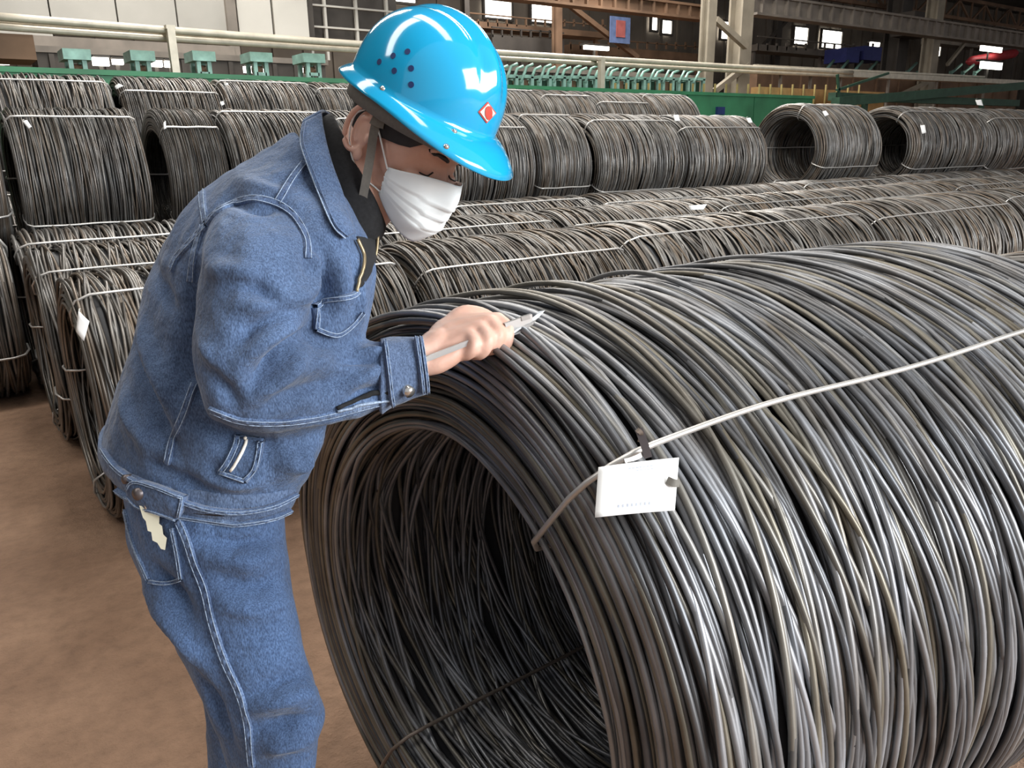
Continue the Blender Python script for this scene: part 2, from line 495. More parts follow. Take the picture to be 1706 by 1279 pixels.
# roller stands on the line behind the barrier (left)
def stand(x0, x1, yt, yb, Y, lab):
    a = onY(x0, yt, Y); b = onY(x1, yt, Y); c = onY(x0, yb, Y)
    w = b[0]-a[0]; z1 = a[2]; z0 = min(c[2], gt)
    o = tag(empty('roller_stand', (a[0], Y, 0)), lab, 'machine', 'roller stands behind the barrier')
    box('cap', 0, w, 0, 0.5, z1-0.14, z1, M['teal'], o)
    for s in (0.06, w-0.12):
        box('leg', s, s+0.06, 0.05, 0.12, 0, z1-0.14, M['teal'], o)
        box('leg', s, s+0.06, 0.38, 0.45, 0, z1-0.14, M['teal'], o)
    box('crossbar', 0.1, w-0.1, 0.05, 0.1, z1-0.34, z1-0.29, M['teal'], o)
    tube('roller', [(0.1, 0.25, z1-0.24), (w-0.1, 0.25, z1-0.24)], 0.06, M['rust'], o, 8)
for x0, x1, y in ((103, 150, 80), (216, 257, 83), (320, 358, 84), (416, 453, 86), (505, 541, 88)):
    stand(x0, x1, y, 118, 13.2, 'green roller stand on the line behind the green barrier')
# hook machines on the right part of the line
for i, x in enumerate((842, 868, 898, 922, 948, 975, 1004, 1028, 1056, 1080, 1104, 1130, 1155)):
    Y = 13.05
    a = onY(x, 148, Y); b = onY(x+28, 106+0.03*(x-840), Y)
    o = tag(empty('hook_cradle', (a[0], Y, 0)), 'pale green slanting hook cradle on the line beyond the barrier', 'machine', 'hook cradles')
    zt = b[2]; w = b[0]-a[0]; zb = a[2]
    V, F = merge_vf([tube_vf([(0, 0, zb+0.12), (w*0.45, 0.05, zt-0.05), (w*0.8, 0.05, zt)], 0.03, 5)])
    new_obj('slanting_arm', V, F, M['teal'], o)
    tube('slanting_arm', [(0.06, 0.4, zb+0.12), (w*0.45+0.06, 0.45, zt-0.05), (w*0.8+0.06, 0.45, zt)], 0.03, M['teal'], o, 5)
    box('cross_plate', w*0.2, w*0.75, 0.0, 0.5, (zb+zt)/2-0.03, (zb+zt)/2+0.03, M['teal'], o)
    box('leg', 0, 0.07, 0.0, 0.07, 0, zb+0.16, M['teal'], o)
    box('leg', w*0.6, w*0.6+0.07, 0.0, 0.07, 0, (zb+zt)/2, M['teal'], o)
    box('motor_box', w*0.15, w*0.7, 0.15, 0.5, zb-0.05, zb+0.17, M['rust' if i % 3 == 1 else 'green_dark'], o)
for i, x in enumerate((1372, 1396, 1420, 1444, 1468, 1510, 1530, 1585, 1605, 1625)):
    Y = 19.0
    a = onY(x, 122, Y); b = onY(x+22, 101+0.03*(x-1380), Y)
    w = b[0]-a[0]
    o = tag(empty('hook_cradle', (a[0], Y, 0)), 'green slanting cradle on the far line beyond the tray rail', 'machine', 'far hook cradles')
    tube('slanting_arm', [(0, 0, a[2]), (w*0.85, 0.05, b[2])], 0.06, M['teal'], o, 5)
    box('leg', 0, 0.12, 0, 0.12, 0, a[2]+0.1, M['teal'], o)
    box('foot_plate', -0.05, w*0.8, 0, 0.3, a[2]-0.25, a[2]-0.1, M['green_dark'], o)

# columns with braces
def column(xc, wpx, yt, yb, Y, lab, mt='colm', braces=()):
    a = onY(xc-wpx/2, yt, Y); b = onY(xc+wpx/2, yt, Y)
    w = b[0]-a[0]
    o = tag(empty('hall_column', ((a[0]+b[0])/2, Y, 0)), lab, 'column')
    box('flange', -w/2, w/2, 0, 0.06, 0, 9.2, M[mt], o)
    box('flange', -w/2, w/2, w-0.06, w, 0, 9.2, M[mt], o)
    box('web', -0.04, 0.04, 0.06, w-0.06, 0, 9.2, M[mt], o)
    for (p, q, r_) in braces:
        A = onY(p[0], p[1], Y+0.05); B = onY(q[0], q[1], Y+0.05)
        oo = np.array([(a[0]+b[0])/2, Y, 0])
        beam('brace', A-oo, B-oo, r_, r_, M[mt], o)
column(1189, 13, 0, 155, 13.6, 'pale slender steel column with a diagonal brace to its twin', 'colm', [((1192, 32), (1243, 78), 0.13)])
column(1248, 19, 0, 155, 13.9, 'stout rusty steel column beside the pale slender one', 'colm', [((1246, 108), (1190, 152), 0.13)])
column(932, 10, 0, 98, 20, 'dark steel column carrying the blue poster', 'rust', [((948, 8), (1062, 96), 0.14)])
column(778, 8, 0, 90, 20, 'dark steel column between two bright windows behind the helmet', 'dark_steel')
column(1512, 16, 20, 130, 17, 'dark steel column carrying the control cabin', 'dark_steel')
column(1568, 11, 20, 155, 15, 'steel column standing right of the control cabin', 'colm', [((1560, 130), (1500, 158), 0.12), ((1612, 66), (1578, 108), 0.1)])
column(1300, 8, 40, 120, 22, 'dim column standing behind the tray rail', 'dark_steel', [((1315, 30), (1272, 75), 0.12)])
tag(pbox('control_cabin', 1522, 1560, 20, 60, 16.18, 0.8, M['dark_steel']), 'dark boxy cabin hung under the crane girder', 'cabin')
# crane girders with stiffener ribs
def girder(x0, x1, px, yt, yb, Y, lab, n, mt='girder'):
    a = onY(x0, yt, Y)[0]; b = onY(x1, yt, Y)[0]
    z1 = onY(px, yt, Y)[2]; z0 = onY(px, yb, Y)[2]
    o = tag(empty('crane_girder', (a, Y, z0)), lab, 'girder')
    L = b-a; hh = z1-z0
    box('web', 0, L, 0.12, 0.2, 0.05, hh-0.05, M[mt], o)
    box('flange', 0, L, 0, 0.4, 0, 0.06, M[mt], o)
    box('flange', 0, L, 0, 0.4, hh-0.06, hh, M[mt], o)
    for i in range(n):
        x = (i+0.5)*L/n
        box('stiffener', x-0.03, x+0.03, 0.02, 0.12, 0.06, hh-0.06, M[mt], o)
girder(1262, 1760, 1472, 19, 50, 14.6, 'long ribbed grey crane girder on the columns at the right', 34)
girder(560, 1182, 1000, -14, 14, 16.5, 'brown crane girder crossing above the bright windows', 24, 'rust')
# catwalks and machinery in the gloom beyond
for (x0, x1, y, dy, Y, mt, lab) in ((780, 1010, 44, 10, 22, 'rust', 'rusty catwalk deck under the bright windows'),
                                    (950, 1180, 82, 14, 23.6, 'rust', 'rusty catwalk deck left of the slender column'),
                                    (1262, 1500, 84, 10, 21, 'girder', 'grey walkway deck under the far windows'),
                                    (820, 940, 62, 26, 21.5, 'dark_steel', 'dark machine housing below the bright windows'),
                                    (1560, 1706, 66, 14, 22, 'girder', 'grey walkway deck behind the red vessel')):
    o = pbox('catwalk', x0, x1, y, y+dy, Y, 0.8, M[mt])
    r0 = tag(empty('walkway', (0, Y, 0)), lab, 'walkway')
    loc(o, r0); o.name = 'deck'
    n_ = int((x1-x0)/16)
    for i in range(n_+1):
        loc(pbox('rail_post', x0+i*16, x0+i*16+2, y-12, y, Y, 0.06, M[mt]), r0)
    loc(pbox('handrail', x0, x1, y-13, y-11, Y, 0.06, M[mt]), r0)
    za = onY((x0+x1)/2, y+dy, Y)[2]
    for xx in (x0+6, (x0+x1)/2, x1-6):
        X_ = onY(xx, y, Y)[0]
        loc(box('support', X_-0.06, X_+0.06, Y+0.3, Y+0.42, 0, za, M[mt]), r0)
# tray rail on the right with yellow posts and kerb
tr = tag(empty('tray_rail', (0, 12.8, 0)), 'pale sloping tray rail running right from the stout column', 'rail')
loc(beam('tray', onY(1256, 117, 12.8), onY(1700, 138, 12.8), 0.3, 0.13, M['pipe']), tr)
loc(beam('lip', onY(1256, 109, 12.9), onY(1640, 128, 12.9), 0.05, 0.05, M['pipe']), tr)
for x in (1300, 1350, 1400, 1480, 1560, 1640):
    a = onY(x, 117+(x-1256)*0.047, 12.85)
    loc(box('leg', a[0]-0.03, a[0]+0.03, 12.8, 12.86, 0, a[2]-0.05, M['girder']), tr)
yr = tag(empty('yellow_fence', (0, 11.9, 0)), 'row of yellow posts on the orange kerb beyond the barrier', 'fence')
for i in range(23):
    x = 1026+i*18.5
    a = onY(x, 138+0.008*(x-1026), 11.9)
    loc(box('post', a[0]-0.006, a[0]+0.006+0.012, 11.9, 11.94, 0, a[2], M['yellow']), yr)
loc(box('kerb', onY(1266, 155, 11.95)[0], onY(1475, 155, 11.95)[0], 11.96, 12.2, 0, onY(1370, 149, 11.95)[2], M['orange']), yr)
dg = tag(empty('dark_green_frame', (0, 11.0, 0)), 'dark green steel frame at the right end of the barrier', 'frame')
loc(beam('beam', onY(1392, 170, 11.0), onY(1760, 138, 11.0), 0.2, 0.2, M['green_dark']), dg)
loc(pbox('lower_beam', 1392, 1700, 160, 172, 11.2, 0.2, M['green_dark']), dg)
for x in (1394, 1445, 1640):
    a = onY(x, 165, 11.1)
    loc(box('leg', a[0]-0.06, a[0]+0.06, 11.1, 11.2, 0, a[2], M['green_dark']), dg)
loc(beam('brace', onY(1394, 150, 11.1), onY(1480, 122, 11.1), 0.05, 0.05, M['green_dark']), dg)
loc(beam('brace', onY(1398, 160, 11.1), onY(1395, 124, 11.1), 0.05, 0.05, M['green_dark']), dg)
# lattice truss high at the right
ts_ = tag(empty('roof_truss', (0, 18, 0)), 'rusty lattice truss above the crane girder', 'truss')
xa, xb_ = onY(1180, 0, 18)[0], onY(1760, 0, 18)[0]
z0_, z1_ = onY(1500, 18, 18)[2], onY(1500, -18, 18)[2]
loc(box('chord', xa, xb_, 18, 18.15, z0_, z0_+0.12, M['rust']), ts_)
loc(box('chord', xa, xb_, 18, 18.15, z1_, z1_+0.12, M['rust']), ts_)
nn_ = 22
for i in range(nn_):
    p0, p1 = xa+(xb_-xa)*i/nn_, xa+(xb_-xa)*(i+1)/nn_
    loc(beam('lattice_bar', (p0, 18.07, z0_ if i % 2 else z1_), (p1, 18.07, z1_ if i % 2 else z0_), 0.07, 0.07, M['rust']), ts_)
    loc(box('lattice_post', p0-0.03, p0+0.03, 18.04, 18.1, z0_, 9.2 if i % 5 == 0 else z1_, M['rust']), ts_)
# poster, bins, red vessel, lamps
ps = tag(empty('wall_poster', (0, 19.8, 0)), 'blue poster with a blurred red figure on the dark column', 'poster')
loc(pbox('sheet', 1017, 1050, 28, 72, 19.8, 0.04, M['poster_blue']), ps)
loc(pbox('red_print', 1027, 1042, 34, 62, 19.77, 0.02, M['poster_red']), ps)
bb = tag(empty('blue_bin', (0, 20, 0)), 'small blue bin with a flat top before the far wall', 'bin')
loc(pbox('tub', 1410, 1432, 80, 104, 20, 1.0, M['blue_bin']), bb)
for xx in (1414, 1428):
    a = onY(xx, 101, 20)
    loc(box('stand_leg', a[0]-0.05, a[0]+0.05, 20.4, 20.5, 0, a[2], M['dark_steel']), bb)
bb = tag(empty('blue_bin', (0, 20, 0)), 'wide blue bin beside the smaller blue bin', 'bin')
loc(pbox('tub', 1440, 1480, 78, 101, 20, 1.0, M['blue_bin']), bb)
for xx in (1444, 1476):
    a = onY(xx, 98, 20)
    loc(box('stand_leg', a[0]-0.05, a[0]+0.05, 20.4, 20.5, 0, a[2], M['dark_steel']), bb)
rv = tag(empty('red_vessel', (0, 20, 0)), 'red horizontal vessel lit by lamps at the far right', 'vessel')
A = onY(1612, 103, 20); B = onY(1694, 88, 20)
loc(tube('barrel', resample(spline([A, A+(B-A)*0.08, A+(B-A)*0.5, A+(B-A)*0.92, B], 14), 14), [0.1]+[0.22]*12+[0.1], M['red_pipe'], None, 12), rv)
loc(box('saddle', A[0]+0.4, A[0]+0.6, 19.9, 20.1, 0, A[2], M['dark_steel']), rv)
loc(box('saddle', B[0]-0.6, B[0]-0.4, 19.9, 20.1, 0, B[2]-0.1, M['dark_steel']), rv)
for x0, x1, y0, y1, Y in ((155, 182, 95, 109, 15), (188, 206, 98, 107, 15), (253, 271, 100, 111, 15), (276, 296, 101, 112, 15), (408, 424, 110, 121, 15), (432, 442, 114, 122, 15), (505, 513, 113, 120, 15), (-10, 15, 95, 107, 15), (1636, 1670, 77, 86, 19.5), (1636, 1670, 103, 115, 18.2), (1452, 1466, 70, 77, 22.4), (975, 1015, 76, 83, 21.5)):
    r0 = tag(empty('flood_lamp', (0, Y, 0)), 'glowing strip lamp in the gloom behind the barrier' if x0 < 600 else 'glowing lamp near the far wall beyond the columns', 'lamp', 'strip lamps at the left' if x0 < 600 else 'far lamps at the right')
    loc(pbox('diffuser', x0, x1, y0, y1, Y, 0.1, M['lamp']), r0)
    loc(pbox('housing', x0-1, x1+1, y0-3, y0, Y-0.05, 0.25, M['frame']), r0)
    a = onY((x0+x1)/2, y0, Y)
    loc(box('pole', a[0]-0.03, a[0]+0.03, Y+0.12, Y+0.18, 0, a[2], M['frame']), r0)
# long dark machine bodies under the lamps
for x0, x1, y0, y1, Y, mt, lab in ((60, 540, 88, 135, 16, 'dark_steel', 'dark machine body behind the roller stands'), (840, 1180, 118, 165, 14.2, 'dark_steel', 'dark machine bed behind the hook cradles'),
                          (1262, 1700, 122, 170, 15.5, 'rust', 'brown machine bed behind the tray rail')):
    a = onY(x0, y0, Y); b = onY(x1, y0, Y); zz = onY((x0+x1)/2, y0, Y)[2]
    r0 = tag(empty('machine_bed', (a[0], Y, 0)), lab, 'machine')
    L = b[0]-a[0]
    box('body', 0, L, 0, 0.8, 0, zz-0.1, M[mt], r0)
    box('deck', -0.05, L+0.05, -0.05, 0.85, zz-0.1, zz, M['girder'], r0)
    for i in range(12):
        x = (i+0.5)*L/12
        box('rib', x-0.04, x+0.04, -0.06, 0, 0, zz-0.12, M[mt], r0)

# ------------------------------------------------------------------ wire coils
def ring_pts(x, r, nseg, wob, tilt, rad_w, dz=0.0, yw=0.0, th0=None):
    th = np.linspace(0, 2*math.pi, nseg, endpoint=False)
    ph = rng.uniform(0, 6.28, 6)
    X = x + tilt*np.cos(th+ph[0]) + wob*(np.sin(2*th+ph[1])*0.6 + np.sin(3*th+ph[2])*0.45 + np.sin(5*th+ph[5])*0.2)
    R = r + rad_w*(np.sin(2*th+ph[3])*0.6+np.sin(3*th+ph[4])*0.5)
    return np.stack([X, R*np.cos(th)+yw, R*np.sin(th)+dz], 1)
def tubes_np(paths, rad, k):
    Vs, Fs = [], []
    off = 0
    an = np.linspace(0, 2*math.pi, k, endpoint=False)
    for P in paths:
        n = len(P)
        T = np.roll(P, -1, 0)-np.roll(P, 1, 0)
        T /= np.linalg.norm(T, axis=1)[:, None]
        A = np.tile(np.array([1.0, 0, 0]), (n, 1))
        A -= T*(A*T).sum(1)[:, None]
        A /= np.linalg.norm(A, axis=1)[:, None]
        B = np.cross(T, A)
        V = P[:, None, :]+rad*(np.cos(an)[None, :, None]*A[:, None, :]+np.sin(an)[None, :, None]*B[:, None, :])
        Vs.append(V.reshape(-1, 3))
        i = np.arange(n)[:, None]; a = np.arange(k)[None, :]
        j = (i+1) % n; b = (a+1) % k
        F = np.stack([i*k+a, i*k+b, j*k+b, j*k+a], -1).reshape(-1, 4)+off
        Fs.append(F)
        off += n*k
    return np.concatenate(Vs), np.concatenate(Fs)
def section(L, rin, R, c_in, c_out):
    """profile of the annular section, walked from the inner wall round the near lip to the outer wall and far lip: points (x, r)"""
    pts = []
    for x in np.linspace(L-c_in, c_in, 60):
        pts.append((x, rin))
    for a in np.linspace(0, math.pi/2, 12):
        pts.append((c_in-c_in*math.sin(a), rin+c_in-c_in*math.cos(a)))
    for a in np.linspace(0, math.pi/2, 20):
        pts.append((c_out-c_out*math.cos(a), R-c_out+c_out*math.sin(a)))
    for x in np.linspace(c_out, L-c_out, 60):
        pts.append((x, R))
    for a in np.linspace(0, math.pi/2, 20):
        pts.append((L-c_out+c_out*math.sin(a), R-c_out+c_out*math.cos(a)))
    for a in np.linspace(0, math.pi/2, 12):
        pts.append((L-c_in+c_in*math.cos(a), rin+c_in-c_in*math.sin(a)))
    pts.append((L-c_in, rin))
    return np.array(pts)
def core_vf(L, rin, R, c_in, c_out, ins, k=48):
    """closed ring solid a little inside the wound surface"""
    pts = section(L-2*ins, rin+ins, R-ins, c_in, c_out)[:-1]
    pts[:, 0] += ins
    an = np.linspace(0, 2*math.pi, k, endpoint=False)
    V = np.array([[(x, r*math.cos(a), r*math.sin(a)) for a in an] for x, r in pts]).reshape(-1, 3)
    n = len(pts)
    i = np.arange(n)[:, None]; a = np.arange(k)[None, :]
    j = (i+1) % n; b = (a+1) % k
    return V, np.stack([i*k+a, j*k+a, j*k+b, i*k+b], -1).reshape(-1, 4)
def tie_loop(L, rin, R, c_in, c_out, th, off=0.008, n=90, sk=0.0):
    pts = resample(section(L, rin, R, c_in, c_out), n)
    nrm = np.roll(pts, -1, 0)-np.roll(pts, 1, 0)
    nrm /= np.linalg.norm(nrm, axis=1)[:, None]+1e-9
    nr = np.stack([-nrm[:, 1], nrm[:, 0]], 1)       # away from the wound mass
    q = pts+nr*off
    q = q[:-1]
    tt = th+sk*(q[:, 0]/L-0.5)+0.004*np.sin(q[:, 0]*9+th)
    return np.stack([q[:, 0], q[:, 1]*np.cos(tt), q[:, 1]*np.sin(tt)], 1)

def coil_mesh_paths(L, rin, R, d, nseg, c_in, c_out, layers, wob, tilt, radw):
    prof = section(L, rin, R, c_in, c_out)
    s = np.r_[0, np.cumsum(np.linalg.norm(np.diff(prof, axis=0), axis=1))]
    out = []
    cen = np.array([L/2, (rin+R)/2])
    for ly in range(layers):
        step = d*(1.02+0.25*ly)
        u = np.arange(0, s[-1], step)+rng.uniform(-0.3, 0.3, len(np.arange(0, s[-1], step)))*d
        for q in u:
            x = np.interp(q, s, prof[:, 0]); r = np.interp(q, s, prof[:, 1])
            ins = ly*d*0.75+rng.uniform(0, 0.5)*d
            dx = np.clip(cen[0]-x, -1, 1)*0
            # move toward the middle of the wound mass
            gx = 1 if x < c_out*0.7 else (-1 if x > L-c_out*0.7 else 0)
            r2 = r-ins if r > cen[1] else r+ins
            x2 = x+gx*ins
            edge = min(1.0, 0.25+min(x, L-x)/0.12)
            P_ = ring_pts(x2, r2, nseg, wob*edge, tilt*edge*rng.uniform(0.2, 1.4), radw)
            P_[:, 0] = np.clip(P_[:, 0], 0.0, L)
            out.append((ly, x2, r2, P_))
    return out

def bulge(P):
    """the heavy middle of the big coil sags wider than its end; its far rim leans out a little"""
    P = P.copy()
    u = np.clip((P[:, 0]-0.30)/0.7, 0, 1)
    w = u*u*(3-2*u)
    P[:, 1] *= 1+0.13*w
    e = np.clip(1-P[:, 0]/0.5, 0, 1)
    P[:, 0] -= 0.075*e*np.clip(P[:, 1]/0.65, 0, 1)
    return P
# the coil being measured
X0, Y1, ZC, R1, RIN = 0.672, 1.152, 0.664, 0.655, 0.432
L1 = 1.63
CI, CO = 0.04, 0.075
main = tag(empty('wire_coil', (X0, Y1, ZC)), 'big loosely wound dark steel wire coil the worker is measuring', 'wire coil')
paths = coil_mesh_paths(L1, RIN, R1, 0.0114, 110, CI, CO, 3, 0.028, 0.055, 0.006)
top = [p for p in paths if p[0] == 0]
# parts: the outermost turns (those that show largest first: outer wall and near lip)
def show(p):
    _, x, r, _p = p
    return (r > RIN+0.03 or x < 0.25)
vis = [p for p in top if show(p)][:285]
ids = set(id(p) for p in vis)
for p in vis:
    V, F = tubes_np([bulge(p[3])], 0.0058, 6)
    quad_obj('wire_turn', V, F, M['wire'], main)
V, F = tubes_np([bulge(p[3]) for p in paths if id(p) not in ids], 0.0058, 5)
o = quad_obj('inner_windings', V, F, M['wire'], main)
o['kind'] = 'stuff'
# loose turns springing up at the near end and along the crown
for x, dr, tl, dz in ((0.10, 0.0, 0.04, 0.022), (0.14, 0.008, 0.05, 0.02), (0.20, 0.010, 0.06, 0.02), (0.27, 0.01, 0.06, 0.02), (0.36, 0.012, 0.08, 0.022), (0.5, 0.01, 0.09, 0.018), (0.7, 0.01, 0.09, 0.015), (1.0, 0.01, 0.08, 0.012), (0.85, 0.012, 0.1, 0.014)):
    P = ring_pts(x, R1+dr-0.012, 120, 0.02, tl, 0.004, dz=dz)
    V, F = tubes_np([bulge(P)], 0.0058, 6)
    quad_obj('loose_turn', V, F, M['wire'], main)
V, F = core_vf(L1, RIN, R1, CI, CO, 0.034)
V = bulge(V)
quad_obj('shade_core', V, F, M['gap_fill'], main)  # dark solid for the inner mass, so gaps read as shaded
def theta_at(px, py, R):
    """angle on the coil where the pixel's line of sight meets its outer wall"""
    d = ray(px, py); o_ = CAM-np.array([0, Y1, ZC])
    a = d[1]**2+d[2]**2; b_ = 2*(d[1]*o_[1]+d[2]*o_[2]); c_ = o_[1]**2+o_[2]**2-R*R
    t = (-b_-math.sqrt(b_*b_-4*a*c_))/(2*a)
    p = CAM+d*t
    return math.atan2(p[2]-ZC, p[1]-Y1), p
thA, pA = theta_at(1200, 708, R1+0.01)
thB, pB = theta_at(1650, 553, R1+0.01)
sk = (thB-thA)/((pB[0]-pA[0])/L1)
th_mid = thA+sk*(0.5-(pA[0]-X0)/L1)
P = bulge(tie_loop(L1, RIN, R1, CI, CO, th_mid, 0.026, 120, sk))
tube('tie_wire', P, 0.0048, M['tie'], main, 8, True)['label'] = 'bright steel tie wire along the coil'
for th in (-1.0, -2.4):
    P = bulge(tie_loop(L1, RIN, R1, CI, CO, th, 0.018, 100, 0.05))
    tube('tie_wire', P, 0.0045, M['tie_dark'], main, 6, True)

# coils of the other rows: wound meshes shared by several coils
def coil_variant(L, rin, R, d, nseg, layers, k, wob, tilt, radw, mat, tm, ties, tr=0.006):
    ps = coil_mesh_paths(L, rin, R, d, nseg, 0.04, 0.07, layers, wob, tilt, radw)
    V, F = tubes_np([p[3] for p in ps], d*0.52, k)
    a = quad_obj('windings', V, F, mat)
    a['kind'] = 'stuff'
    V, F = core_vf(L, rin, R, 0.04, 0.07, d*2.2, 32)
    c = quad_obj('shade_core', V, F, M['gap_fill'])  # same dark filler, gap shade put into its colour
    t = []
    for th in ties:
        t.append(tube('tie_wire', tie_loop(L, rin, R, 0.04, 0.07, th, d*0.9, 60), tr, tm, None, 5, True))
    return [a, c]+t
VL = 1.5
variants_mid = [coil_variant(VL, 0.40, 0.55, 0.0135, 64, 2, 4, 0.03, 0.03+0.01*i, 0.012, M['wire_mid'], M['tie'], (2.05+0.15*i, 3.5, -1.4, 0.1), 0.006) for i in range(2)]
variants_far = [coil_variant(VL, 0.40, 0.55, 0.02, 48, 2, 4, 0.02, 0.02, 0.012, M['wire_far'], M['tie'], (1.9+0.22*i, 3.5+0.15*i, -1.2, 0.1), 0.008) for i in range(3)]
proto_parts = set()
for v in variants_mid+variants_far:
    for o in v:
        proto_parts.add(o)
used = set()
def place_coil(var, x0, x1, Y, z, R, label, group=None, spin=0.0):
    r0 = empty('wire_coil', (x0, Y, z))
    r0.rotation_euler = (spin, 0, 0)
    r0.scale = ((x1-x0)/VL, R/0.55, R/0.55)
    tag(r0, label, 'wire coil', group)
    for o in var:
        if o in used:
            c = o.copy()
            C.objects.link(c)
        else:
            used.add(o); c = o
        c.parent = r0
    return r0
Y2, Y3, Y4, Y5 = 3.826, 5.086, 6.345, 8.0
RR = 0.55
place_coil(variants_mid[0], 2.37, 3.95, Y1, 0.60, 0.60, 'wire coil lying end to end beyond the measured coil', None, 0.0)
def row(Y, xs, labels, group, var):
    for i in range(len(xs)-1):
        place_coil(var[i % len(var)], xs[i]+0.035, xs[i+1]-0.035, Y, RR, RR, labels[i] if isinstance(labels, list) else labels, group, 0.0)
row(Y2, [0.345, 1.9, 3.37, 6.0, 8.4, 10.6],
    ['floor coil with a hanging paper tag right behind the worker', 'floor coil with a bright tie wire just beyond the measured coil', 'long floor coil with white twisted tie in the first row back', 'floor coil continuing the first row back past the long coil', 'floor coil at the far end of the first row back'],
    'coils in the first row back', variants_mid)
row(Y3, [0.32, 2.0, 3.9, 5.76, 7.9, 10.0, 12.2],
    ['floor coil whose open end shows left of the tagged coil behind the worker'] + ['floor coil in the second row back, hidden behind the worker', 'floor coil in the second row back, beside the worker\'s mask', 'floor coil in the second row back with a white tag on its tie', 'floor coil in the second row back past the white tag', 'last floor coil of the second row back'],
    'coils in the second row back', variants_mid[::-1])
row(Y4, [-1.3, 0.35, 2.0, 3.7, 5.4, 7.1, 8.9, 10.8, 12.8, 14.8], 'floor coil in the row under the front of the stacked coils', 'coils in the third row back', variants_far)
row(Y5, [-1.3, 0.35, 2.0, 3.7, 5.4, 7.1, 8.9, 10.8, 12.8, 14.8], 'floor coil hidden under the stacked coils', 'coils under the stack', variants_far)
# upper tier
def z_nest(dy, ra, rb):
    return ra+math.sqrt((ra+rb)**2-dy*dy)
YT = (Y4+Y5)/2
ZT = z_nest((Y5-Y4)/2, RR+0.024, RR+0.024)
def XL_(px):
    return onY(px, 245, YT+0.5)[0]
def XR_(px):
    return onY(px, 245, YT-0.45)[0]
tier = [(-1.3, 0.42), (XL_(12)-0.04, XR_(240)), (XL_(232), XL_(320)), (XL_(330), XR_(560)), (XR_(560)+0.07, 4.0), (4.05, 5.05), (5.1, XR_(978)), (XR_(978)+0.16, XR_(1133)), (XR_(1133)+0.08, XR_(1272)), (XL_(1272)-0.15, XL_(1272)+1.25), (XL_(1416), XR_(1638)), (XR_(1640)+0.15, XR_(1640)+2.3)]
tl = {1: 'upper tier coil with a white tag and a long tie over its crown', 2: 'short stacked coil with its dark open end beside the tagged one', 3: 'stacked coil with round dark mouth right behind the worker\'s shoulder',
      6: 'stacked coil showing beside the brim of the blue helmet', 7: 'stacked coil in the upper tier next to the one by the helmet', 8: 'stacked coil in the upper tier left of the first wide open mouth',
      9: 'stacked coil with wide open mouth and one white tag on its crown', 10: 'stacked coil with widest open mouth and a white tag on its flank', 11: 'last stacked coil beyond the one with the widest open mouth'}
R9 = 0.62             # the last coils are wound larger
ZR = RR+0.024+math.sqrt((RR+0.024+R9+0.026)**2-((Y5-Y4)/2)**2)
for i, (a, c) in enumerate(tier):
    place_coil(variants_far[i % 3], a, c, YT, ZT if i < 9 else ZR, RR if i < 9 else R9, tl.get(i, 'stacked upper tier coil mostly hidden by its neighbours'), 'coils of the upper tier', 0.0)
# taller back stack
RB = 0.62
YB1, YB2 = 9.26, 10.57
for Y in (YB1, YB2):
    for k in range(6):
        place_coil(variants_far[k % 3], -1.4+k*2.2, 0.70+k*2.2, Y, RB, RB, 'floor coil hidden under the hindmost stacked coils', 'coils under the hindmost stack', 0.0)
YT2 = (YB1+YB2)/2
ZT2 = z_nest((YB2-YB1)/2, RB+0.024, RB+0.024)
for i, (a, c) in enumerate([(-120, 186), (200, 362), (370, 524), (530, 660), (668, 800), (806, 900), (905, 986), (990, 1076), (1082, 1156)]):
    place_coil(variants_far[(i+1) % 3], onY(a, 165, YT2-0.35)[0], onY(c, 165, YT2-0.35)[0], YT2, ZT2, RB,
               'hindmost stacked coil right before the green barrier', 'hindmost coils', 0.0)

# ------------------------------------------------------------------ the worker
def remesh_obj(name, V, F, voxel, smooth_it=4, smooth_f=0.5, adapt=0.0):
    o = new_obj(name, V, F)
    md = o.modifiers.new('r', 'REMESH')
    md.mode = 'VOXEL'
    md.voxel_size = voxel
    md.adaptivity = adapt
    if smooth_it:
        sm = o.modifiers.new('s', 'SMOOTH')
        sm.iterations = smooth_it
        sm.factor = smooth_f
    dg_ = bpy.context.evaluated_depsgraph_get()
    me = bpy.data.meshes.new_from_object(o.evaluated_get(dg_))
    old = o.data
    o.modifiers.clear()
    o.data = me
    bpy.data.meshes.remove(old)
    me.polygons.foreach_set('use_smooth', [True]*len(me.polygons))
    return o
def co(o):
    a = np.empty(len(o.data.vertices)*3, np.float32)
    o.data.vertices.foreach_get('co', a)
    return a.reshape(-1, 3).astype(float)
def nor(o):
    a = np.empty(len(o.data.vertices)*3, np.float32)
    o.data.vertices.foreach_get('normal', a)
    return a.reshape(-1, 3).astype(float)
def set_co(o, V):
    o.data.vertices.foreach_set('co', np.ascontiguousarray(V, np.float32).ravel())
    o.data.update()
